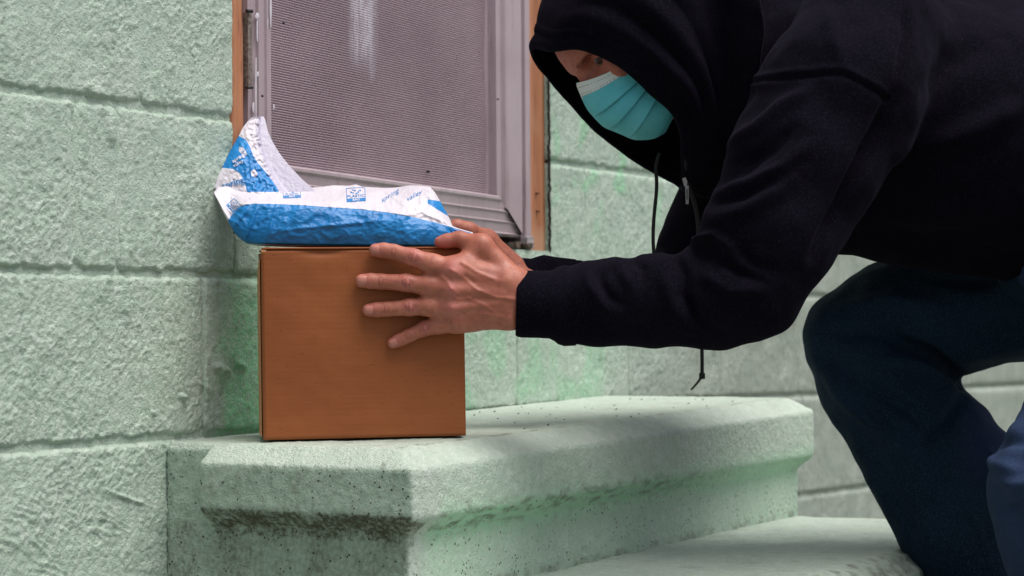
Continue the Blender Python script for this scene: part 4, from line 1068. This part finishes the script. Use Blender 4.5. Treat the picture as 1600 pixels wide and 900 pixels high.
def tube(name, pts, r, mat, parent, n=8, frame='cam', smoothit=4):
    pts = np.array(pts, float)
    for _ in range(smoothit):
        q = np.repeat(pts, 2, 0)[1:-1] if False else None
        a = pts[:-1]*.75+pts[1:]*.25; b = pts[:-1]*.25+pts[1:]*.75; m_ = np.empty((len(a)*2, 3)); m_[0::2] = a; m_[1::2] = b
        pts = np.vstack([pts[:1], m_, pts[-1:]])
        if len(pts) > 60: break
    T = np.gradient(pts, axis=0); T /= np.linalg.norm(T, axis=1)[:, None]
    ref = np.array([0, 0, 1.]) if abs(T[0][2]) < .9 else np.array([1., 0, 0])
    A = np.cross(T, ref); A /= np.linalg.norm(A, axis=1)[:, None]; Bn = np.cross(T, A); t = np.arange(n)*2*math.pi/n
    rr = np.full(len(pts), r) if np.isscalar(r) else np.interp(np.linspace(0, 1, len(pts)), np.linspace(0, 1, len(r)), r)
    V = pts[:, None]+rr[:, None, None]*(np.cos(t)[None, :, None]*A[:, None]+np.sin(t)[None, :, None]*Bn[:, None])
    I = np.arange(len(pts)*n).reshape(-1, n); I2 = np.hstack([I, I[:, :1]])
    f = np.stack([I2[:-1, :-1], I2[:-1, 1:], I2[1:, 1:], I2[1:, :-1]], -1).reshape(-1, 4)
    V = V.reshape(-1, 3); return mesh(name, c2w(V) if frame == 'cam' else V, f, mat, parent)
for sg in (1, -1):
    tube('ear_loop', [HL(.045, -.085, sg*.066), HL(.03, -.115, sg*.078), HL(.05, -.13, sg*.076), HL(.09, -.12, sg*.07), HL(.085, -.085, sg*.066)], .0015, simple('white elastic', (.6, .6, .6, 1), .8), mask_o)

# hoodie ------------------------------------------------------
def C_(px, py, D): return cc(px, py, D)
s = SDF(cc(780, 900, 2.4)*[1, 0, 0]+[-.02, -.20, 2.33], cc(1990, -60, 2.9)*[1, 0, 0]+[.0, .52, 3.22], .0038)
def capp(a, b, ra, rb, k=.02): s.cap(cc(*a), cc(*b), pr(ra, a[2]), pr(rb, b[2]), k)
# torso: bent-over trunk
capp((1310, 150, 2.80), (1480, 200, 2.83), 165, 190, .04); capp((1480, 200, 2.83), (1760, 255, 2.86), 190, 192, .05)
capp((1480, 185, 2.74), (1780, 235, 2.78), 172, 178, .05); capp((1300, 130, 2.90), (1700, 200, 2.98), 140, 165, .05)
capp((1150, 40, 2.86), (1330, 50, 2.86), 85, 120, .04); capp((1500, 140, 2.87), (1850, 150, 2.90), 175, 190, .05); capp((1200, 130, 2.82), (1320, 150, 2.80), 95, 130, .06); capp((1130, 150, 2.84), (1210, 140, 2.83), 62, 85, .04)   # neck base
capp((1110, 270, 2.84), (1240, 240, 2.83), 42, 110, .04)
capp((1260, 300, 2.83), (1500, 290, 2.84), 95, 118, .04)                      # belly
capp((1395, 345, 2.82), (1800, 380, 2.84), 66, 92, .02)                        # hem roll
# near sleeve
ns_ = [((1360, 60, 2.66), 120), ((1312, 150, 2.60), 126), ((1255, 260, 2.575), 116), ((1205, 360, 2.55), 102), ((1165, 440, 2.545), 92)]
for (a, ra), (b, rb) in zip(ns_[:-1], ns_[1:]): capp(a, b, ra, rb, .022)
fo = [((1165, 440, 2.545), 92), ((1120, 466, 2.545), 78), ((1020, 472, 2.555), 71), ((940, 474, 2.563), 66), ((900, 477, 2.568), 60)]
for (a, ra), (b, rb) in zip(fo[:-1], fo[1:]): capp(a, b, ra, rb, .012)
# far sleeve
fsv = [((1270, 190, 3.00), 110), ((1160, 300, 2.99), 96), ((1104, 392, 2.95), 78), ((1075, 440, 2.92), 60), ((1000, 459, 2.87), 50), ((880, 459, 2.795), 51)]
for (a, ra), (b, rb) in zip(fsv[:-1], fsv[1:]): capp(a, b, ra, rb, .010)
def set_surface(V, f, dsplit):
    global VPX, VPY, VH, near_m
    N = normals(V, f); VPX = V[:, 0]/V[:, 2]*F+800; VPY = 450-V[:, 1]/V[:, 2]*F; VH = np.zeros(len(V))
    near_m = ss(dsplit+.03, dsplit-.03, V[:, 2])*ss(.35, -.1, N[:, 2])
    return N
def fold(pts, h, w, taper=True):
    global VH
    L = [np.hypot(b[0]-a[0], b[1]-a[1]) for a, b in zip(pts[:-1], pts[1:])]; tot = sum(L); run = 0
    D2 = np.full(len(VPX), 1e9); T2 = np.zeros_like(D2)
    for (a, b), l in zip(zip(pts[:-1], pts[1:]), L):
        ex, ey = b[0]-a[0], b[1]-a[1]; t = np.clip(((VPX-a[0])*ex+(VPY-a[1])*ey)/(l*l), 0, 1)
        d = (VPX-a[0]-t*ex)**2+(VPY-a[1]-t*ey)**2; m_ = d < D2; D2 = np.where(m_, d, D2); T2 = np.where(m_, (run+t*l)/tot, T2); run += l
    amp = np.sin(math.pi*np.clip(T2*.9+.05, 0, 1))**.7 if taper else 1
    VH = VH+h*amp*np.exp(-D2/(w*w))*near_m
V, f = s.mesh(); V = smooth(V, f, 3, .5); N = set_surface(V, f, 2.72)
folds = [([(1132, 300), (1180, 287), (1225, 262), (1262, 226)], .014, 13), ([(1120, 285), (1165, 262), (1210, 232), (1240, 200)], -.011, 11),
 ([(1140, 225), (1185, 200), (1225, 165), (1262, 140)], .012, 12), ([(1138, 262), (1180, 240), (1222, 205)], -.007, 9), ([(1118, 345), (1165, 330), (1215, 300), (1250, 268)], .012, 15),
 ([(1112, 318), (1160, 308), (1205, 285)], -.008, 9), ([(1142, 145), (1175, 130), (1215, 128)], .006, 12),
 ([(1085, 392), (1120, 400), (1150, 425), (1195, 440)], -.011, 10), ([(1070, 400), (1090, 375), (1120, 368), (1140, 385), (1128, 405)], .010, 8), ([(1050, 398), (1068, 425), (1066, 462), (1088, 500), (1120, 520)], -.012, 10),
 ([(1035, 402), (1040, 440), (1050, 480), (1075, 515)], .009, 13), ([(1100, 430), (1140, 455), (1190, 455)], .009, 12), ([(985, 402), (1005, 420), (1005, 445)], -.007, 9), ([(935, 412), (938, 440), (950, 462), (975, 478)], -.008, 10),
 ([(915, 415), (925, 450), (945, 480)], .005, 10), ([(1150, 380), (1175, 410), (1215, 425)], -.008, 11), ([(960, 405), (975, 430), (990, 455)], .006, 10),
 ([(1392, 150), (1375, 200), (1345, 262), (1312, 330), (1270, 400)], -.022, 14),                               # sleeve against the body
 ([(1412, 0), (1413, 60), (1404, 110), (1392, 150)], -.007, 7), ([(1424, 0), (1424, 60), (1414, 112)], .004, 9),
 ([(1600, 165), (1540, 195), (1470, 225), (1410, 245)], .013, 22), ([(1600, 205), (1530, 240), (1450, 262)], -.008, 20), ([(1430, 20), (1440, 100), (1425, 180)], .006, 22), ([(1600, 300), (1500, 330), (1420, 340)], .008, 24), ([(1560, 60), (1480, 100), (1430, 150)], -.008, 26),
 ([(1138, 95), (1175, 60), (1205, 15)], .012, 13), ([(1120, 100), (1140, 60), (1160, 10)], -.014, 13), ([(1290, 0), (1300, 60), (1320, 105)], .004, 14), ([(1240, 0), (1225, 50), (1200, 90)], -.005, 12)]
for fp, hh, ww in folds: fold(fp, hh, ww*.85)
# stitched shoulder seam: narrow groove with a raised lip
seam = [(1140, 128), (1180, 122), (1235, 114), (1290, 108), (1318, 109), (1345, 122), (1392, 148)]
fold(seam, .0030, 6, False); fold([(x_, y_+6) for x_, y_ in seam], -.0050, 4.5, False)
V = V+N*(VH+.0030*noise(V, .06)+.0016*noise(V, .028))[:, None]
hoodie = mesh('hoodie', c2w(V), f, M_HOODIE, person)
# cuffs
def cuff(pts, D0_, squash, name='cuff'):
    """pts: list of (px, y_top, y_bot, D)"""
    n = 64; t = np.arange(n)*2*math.pi/n; V = []; 
    for (px, y0, y1, D, lean) in pts:
        c = cc(px, (y0+y1)/2, D); r = pr((y1-y0)/2, D)
        rib = .0005*np.cos(t*32)*ss(826, 832, px)*0
        V.append(c+np.stack([lean*np.sin(t), (r+rib)*np.sin(t), (r*squash+rib)*np.cos(t)], 1))
    V = np.array(V).reshape(-1, 3); I = np.arange(len(pts)*n).reshape(-1, n); I2 = np.hstack([I, I[:, :1]])
    f = np.stack([I2[:-1, :-1], I2[:-1, 1:], I2[1:, 1:], I2[1:, :-1]], -1).reshape(-1, 4)
    return mesh(name, c2w(V), f, M_HOODIE, hoodie)
cuff([(830, 438, 514, 2.566, .0), (812, 432, 518, 2.566, .0), (807, 427, 522, 2.566, .001), (806.5, 424.5, 524, 2.566, .001), (809, 423, 526, 2.566, .001), (815, 422.5, 527.5, 2.566, .001), (840, 422.5, 528, 2.566, .0), (858, 423, 529, 2.565, .0), (866, 421, 533, 2.565, .0), (872, 417, 538, 2.570, .0), (882, 414, 541, 2.569, 0), (900, 417, 540, 2.568, 0)], 2.6, .95)
cuff([(815, 415, 500, 2.77, 0), (803, 408, 505, 2.77, 0), (801, 404, 508, 2.77, 0), (806, 402, 509, 2.77, 0), (830, 404, 510, 2.775, 0), (842, 400, 511, 2.78, 0), (850, 398, 512, 2.78, 0), (865, 401, 513, 2.785, 0), (900, 405, 513, 2.80, 0)], 2.77, .75)

# hood: lofted paths from the rim to the neck
paths = [
 [(838, 76, 0), (842, 50, .0), (852, 0, 0), (885, -60, 0), (980, -120, 0), (1090, -110, 0), (1180, -50, 0)],
 [(866, 77, .045), (868, 57, .055), (882, 20, .065), (920, -35, .07), (1000, -90, .07), (1090, -80, .06), (1180, -40, .07)],
 [(902, 73, .070), (907, 52, .082), (922, 20, .094), (960, -20, .10), (1020, -50, .10), (1095, -45, .09), (1185, -20, .12)],
 [(942, 86, .084), (948, 66, .096), (965, 40, .108), (998, 5, .112), (1045, -15, .112), (1105, -10, .10), (1190, 10, .14)],
 [(979, 107, .090), (987, 90, .103), (1003, 68, .114), (1030, 42, .116), (1070, 25, .112), (1115, 28, .10), (1195, 50, .14)],
 [(1019, 143, .092), (1029, 127, .104), (1040, 105, .112), (1060, 85, .112), (1090, 72, .105), (1125, 72, .095), (1190, 90, .13)],
 [(1052, 174, .086), (1061, 160, .098), (1070, 142, .104), (1085, 128, .102), (1105, 120, .095), (1130, 120, .09), (1185, 130, .11)],
 [(1067, 210, .070), (1077, 200, .080), (1086, 188, .084), (1098, 180, .082), (1112, 174, .078), (1135, 170, .075), (1180, 170, .09)],
 [(1069, 250, .050), (1078, 244, .058), (1090, 236, .060), (1102, 230, .058), (1115, 225, .055), (1135, 220, .05), (1180, 215, .06)],
 [(1070, 288, .022), (1078, 288, .028), (1088, 284, .026), (1098, 280, .02), (1110, 276, .01), (1130, 268, .0), (1170, 260, .0)],
 [(1048, 277, -.035), (1056, 272, -.045), (1070, 262, -.05), (1085, 252, -.05), (1100, 246, -.05), (1125, 240, -.05), (1170, 225, -.07)],
 [(1005, 254, -.068), (1014, 247, -.080), (1035, 228, -.088), (1065, 205, -.088), (1090, 190, -.085), (1120, 180, -.08), (1170, 170, -.10)],
 [(940, 206, -.088), (950, 197, -.10), (980, 165, -.112), (1025, 125, -.118), (1070, 105, -.115), (1110, 95, -.11), (1180, 100, -.13)],
 [(893, 158, -.088), (903, 148, -.10), (930, 110, -.112), (975, 65, -.118), (1040, 35, -.118), (1100, 30, -.11), (1180, 50, -.13)],
 [(860, 120, -.070), (868, 105, -.085), (890, 60, -.100), (940, 5, -.105), (1010, -35, -.105), (1095, -35, -.10), (1180, -5, -.12)],
 [(842, 98, -.035), (847, 78, -.045), (862, 25, -.055), (905, -40, -.06), (990, -95, -.06), (1090, -85, -.06), (1180, -35, -.07)]]
PT = np.array(paths, float)
def cr_interp(P, n, closed):
    # Catmull-Rom along axis 0
    m_ = len(P)
    u = np.linspace(0, m_ if closed else m_-1, n, endpoint=not closed); i = np.floor(u).astype(int)
    if not closed: i = np.minimum(i, m_-2)
    t = (u-i)
    t = t.reshape((-1,)+(1,)*(P.ndim-1))
    g = (lambda k: P[k % m_]) if closed else (lambda k: P[np.clip(k, 0, m_-1)])
    p0, p1, p2, p3 = g(i-1), g(i), g(i+1), g(i+2)
    return .5*((2*p1)+(-p0+p2)*t+(2*p0-5*p1+4*p2-p3)*t*t+(-p0+3*p1-3*p2+p3)*t**3)
nU, nV = 240, 120
PT[:, :, 2] *= 1.0
Q = cr_interp(PT, nU, True); Q = np.transpose(cr_interp(np.transpose(Q, (1, 0, 2)), nV, False), (1, 0, 2))
HDc = 2.825
Dq = HDc-Q[..., 2]; HV = np.stack([(Q[..., 0]-800)/F*Dq, -(Q[..., 1]-450)/F*Dq, Dq], -1).reshape(-1, 3)
I = np.arange(nU*nV).reshape(nU, nV); I2 = np.vstack([I, I[:1]])
fh = np.stack([I2[:-1, :-1], I2[1:, :-1], I2[1:, 1:], I2[:-1, 1:]], -1).reshape(-1, 4)
Nh = normals(HV, fh); cen = cc(1010, 90, 2.83)
if ((HV-cen)*Nh).sum() < 0: fh = fh[:, ::-1]; Nh = -Nh
vv = np.tile(np.linspace(0, 1, nV), nU); uu = np.repeat(np.linspace(0, 1, nU, endpoint=False), nV)
nn = noise(np.stack([uu*.0, vv*.12, uu*.35], 1), .035)
nearu = np.exp(-((uu-.27)/.16)**4)
d_ = .0045*np.exp(-((vv-.075)/.055)**2)-.0045*np.exp(-((vv-.165)/.014)**2)+.0025*np.exp(-((vv-.19)/.02)**2)
d_ += nearu*(.006*np.exp(-((vv-.34-.25*(uu-.27))/.045)**2)-.006*np.exp(-((vv-.44-.35*(uu-.27))/.04)**2)+.007*np.exp(-((vv-.56-.5*(uu-.27))/.05)**2)-.006*np.exp(-((vv-.68-.3*(uu-.27))/.05)**2))
d_ += .003*nn*ss(.15, .3, vv)+.0015*noise(HV, .03)
d_ += -.012*np.exp(-((vv-.86)/.06)**2)*nearu
HV = HV+Nh*d_[:, None]
hood = mesh('hood', c2w(HV), fh, M_HOODIE, hoodie)
mo = hood.modifiers.new('thick', 'SOLIDIFY'); mo.thickness = .0045; mo.offset = -1; mo.use_rim = True
# drawstrings, zip
Dd = 2.80
tube('drawstring', [C_(1030, 240, Dd), C_(1024, 262, Dd-.01), C_(1027, 290, Dd-.012), C_(1022, 335, Dd-.01), C_(1020, 370, Dd-.01), C_(1022, 402, Dd-.005)], .0024, M_CORD, hoodie)
tube('drawstring', [C_(1096, 520, 2.78), C_(1097, 552, 2.78), C_(1097, 583, 2.78)], .0024, M_CORD, hoodie)
tube('drawstring_tip', [C_(1097, 583, 2.78), C_(1097, 592, 2.78)], [.0040, .0040], M_CORD, hoodie)
tube('drawstring_tip', [C_(1096, 589, 2.78), C_(1090, 598, 2.785), C_(1080, 609, 2.79)], [.0022, .0016, .0012], simple('frayed cord', (.06, .065, .06, 1), .9), hoodie)
zt_ = []
for k in range(46):
    t = k/45; x = 1066+6*t+4*math.sin(t*3); y = 205+80*t; zt_.append((x, y))
tube('zip_tape', [C_(1068, 215, 2.752), C_(1071, 250, 2.765), C_(1073, 283, 2.785), C_(1090, 330, 2.80), C_(1092, 380, 2.80)], .003, M_CORD, hoodie)
def plate(name, pts, D, th, mat, parent):
    fr = [cc(x, y, D) for x, y in pts]; bk = [cc(x, y, D+th) for x, y in pts]; n = len(pts)
    return mesh(name, c2w(np.array(fr+bk)), [tuple(range(n))[::-1], tuple(range(n, 2*n))]+[(i, (i+1) % n, n+(i+1) % n, n+i) for i in range(n)], mat, parent, smooth=False)
plate('zip_slider', [(1066, 279), (1071, 277), (1074, 283), (1073, 292), (1069, 291)], 2.742, .004, M_METAL, hoodie)
pull = plate('zip_pull', [(1070.5, 290), (1076, 290), (1076, 319), (1071.5, 319)], 2.740, .0012, M_METAL, hoodie)
plate('pull_slot', [(1072.6, 295), (1074.4, 295), (1074.4, 312), (1073, 312)], 2.7385, .001, M_DARKMETAL, pull)

# jeans -------------------------------------------------------
s = SDF(cc(1200, 500, 2.4)*[1, 0, 0]+[-.02, -.62, 2.28], cc(2080, 300, 2.9)*[1, 0, 0]+[0, .20, 3.2], .0048)
hips = (1780, 330, 2.85)
capp((1640, 380, 2.84), (1800, 350, 2.85), 100, 150, .04)
th1 = [((1800, 370, 2.94), 128), ((1620, 440, 2.97), 118), ((1480, 480, 2.99), 104), ((1392, 505, 3.00), 92), ((1338, 530, 3.00), 80)]
for (a, ra), (b, rb) in zip(th1[:-1], th1[1:]): capp(a, b, ra, rb, .02)
sh1 = [((1338, 530, 3.00), 80), ((1370, 600, 2.98), 86), ((1428, 700, 2.95), 89), ((1490, 820, 2.915), 86), ((1552, 940, 2.89), 80), ((1575, 985, 2.885), 76)]
for (a, ra), (b, rb) in zip(sh1[:-1], sh1[1:]): capp(a, b, ra, rb, .016)
capp((1470, 640, 2.98), (1500, 700, 2.96), 50, 62, .03); capp((1500, 700, 2.96), (1560, 800, 2.92), 62, 78, .03)
th2 = [((1830, 380, 2.78), 150), ((1800, 520, 2.66), 138), ((1728, 680, 2.56), 124), ((1672, 770, 2.52), 122)]
for (a, ra), (b, rb) in zip(th2[:-1], th2[1:]): capp(a, b, ra, rb, .03)
sh2 = [((1672, 770, 2.52), 122), ((1690, 860, 2.52), 116), ((1800, 990, 2.58), 96), ((1940, 1090, 2.64), 78)]
for (a, ra), (b, rb) in zip(sh2[:-1], sh2[1:]): capp(a, b, ra, rb, .02)
V, f = s.mesh(); V = smooth(V, f, 3, .5); N = set_surface(V, f, 3.02)
for fp, hh, ww in [([(1275, 560), (1320, 620), (1385, 680), (1450, 730)], .012, 16), ([(1290, 555), (1350, 600), (1420, 640), (1470, 690)], -.010, 15), ([(1320, 480), (1400, 470), (1480, 480)], .010, 16), ([(1300, 520), (1380, 520), (1460, 560)], -.010, 15),
                   ([(1380, 560), (1440, 570), (1497, 612)], .010, 14), ([(1400, 530), (1460, 560), (1505, 600), (1540, 600)], -.016, 12), ([(1500, 625), (1480, 660), (1440, 690)], -.010, 12), ([(1535, 700), (1560, 730), (1600, 740)], .008, 12), ([(1500, 520), (1560, 530), (1600, 520)], -.008, 16),
                   ([(1360, 700), (1400, 780), (1440, 860)], -.006, 18), ([(1590, 640), (1580, 720), (1600, 800)], .008, 22), ([(1560, 700), (1600, 690), (1640, 660)], -.010, 11), ([(1555, 745), (1590, 760), (1640, 750)], .009, 11), ([(1560, 800), (1600, 790), (1650, 800)], -.008, 10), ([(1565, 780), (1600, 820), (1640, 880)], -.006, 18), ([(1435, 680), (1490, 760), (1530, 830), (1550, 890)], .0035, 4), ([(1440, 430), (1520, 440), (1600, 430)], -.010, 16)]: fold(fp, hh*1.2, ww*.8)
V = V+N*(VH+.004*noise(V, .07)+.0022*noise(V, .03))[:, None]
px = V[:, 0]/V[:, 2]*F+800; py = 450-V[:, 1]/V[:, 2]*F
blue_highlight = np.where(V[:, 2] < 2.80, .55+.12*noise(V, .04), .15*np.exp(-((px-1300)**2+(py-560)**2)/70**2)+.5*ss(1480, 1540, px)*ss(600, 640, py)*ss(790, 700, py))  # painted highlights: near leg, knee and far calf coloured as if lit
c_drop = (py > 1015) & (V[:, 2] > 2.9)
mesh('jeans', c2w(V), f, M_DENIM, person, attrs=dict(blue_highlight=blue_highlight))
# shoes
for (ax_, ay_, D_) in ((1575, 1015, 2.885), (1950, 1110, 2.63)):
    a = W(ax_, ay_, D_); a[2] = .045; d_ = -RT.copy(); d_[2] = 0; d_ /= np.linalg.norm(d_)
    ss_ = SDF(a-[.3, .3, .05], a+[.3, .3, .14], .006)
    ss_.cap(a-d_*.06, a+d_*.05, .040, .045, .01); ss_.cap(a+d_*.05, a+d_*.17+[0, 0, -.008], .045, .036, .015); ss_.cap(a, a+[0, 0, .07], .043, .045, .015)
    ss_.F = np.maximum(ss_.F, -(ss_.ax[2][None, None, :]-.004))
    V, f = ss_.mesh(); mesh('shoe', V, f, M_SHOE, person)
print('polys', sum(len(o.data.polygons) for o in bpy.data.objects if o.type == 'MESH'))
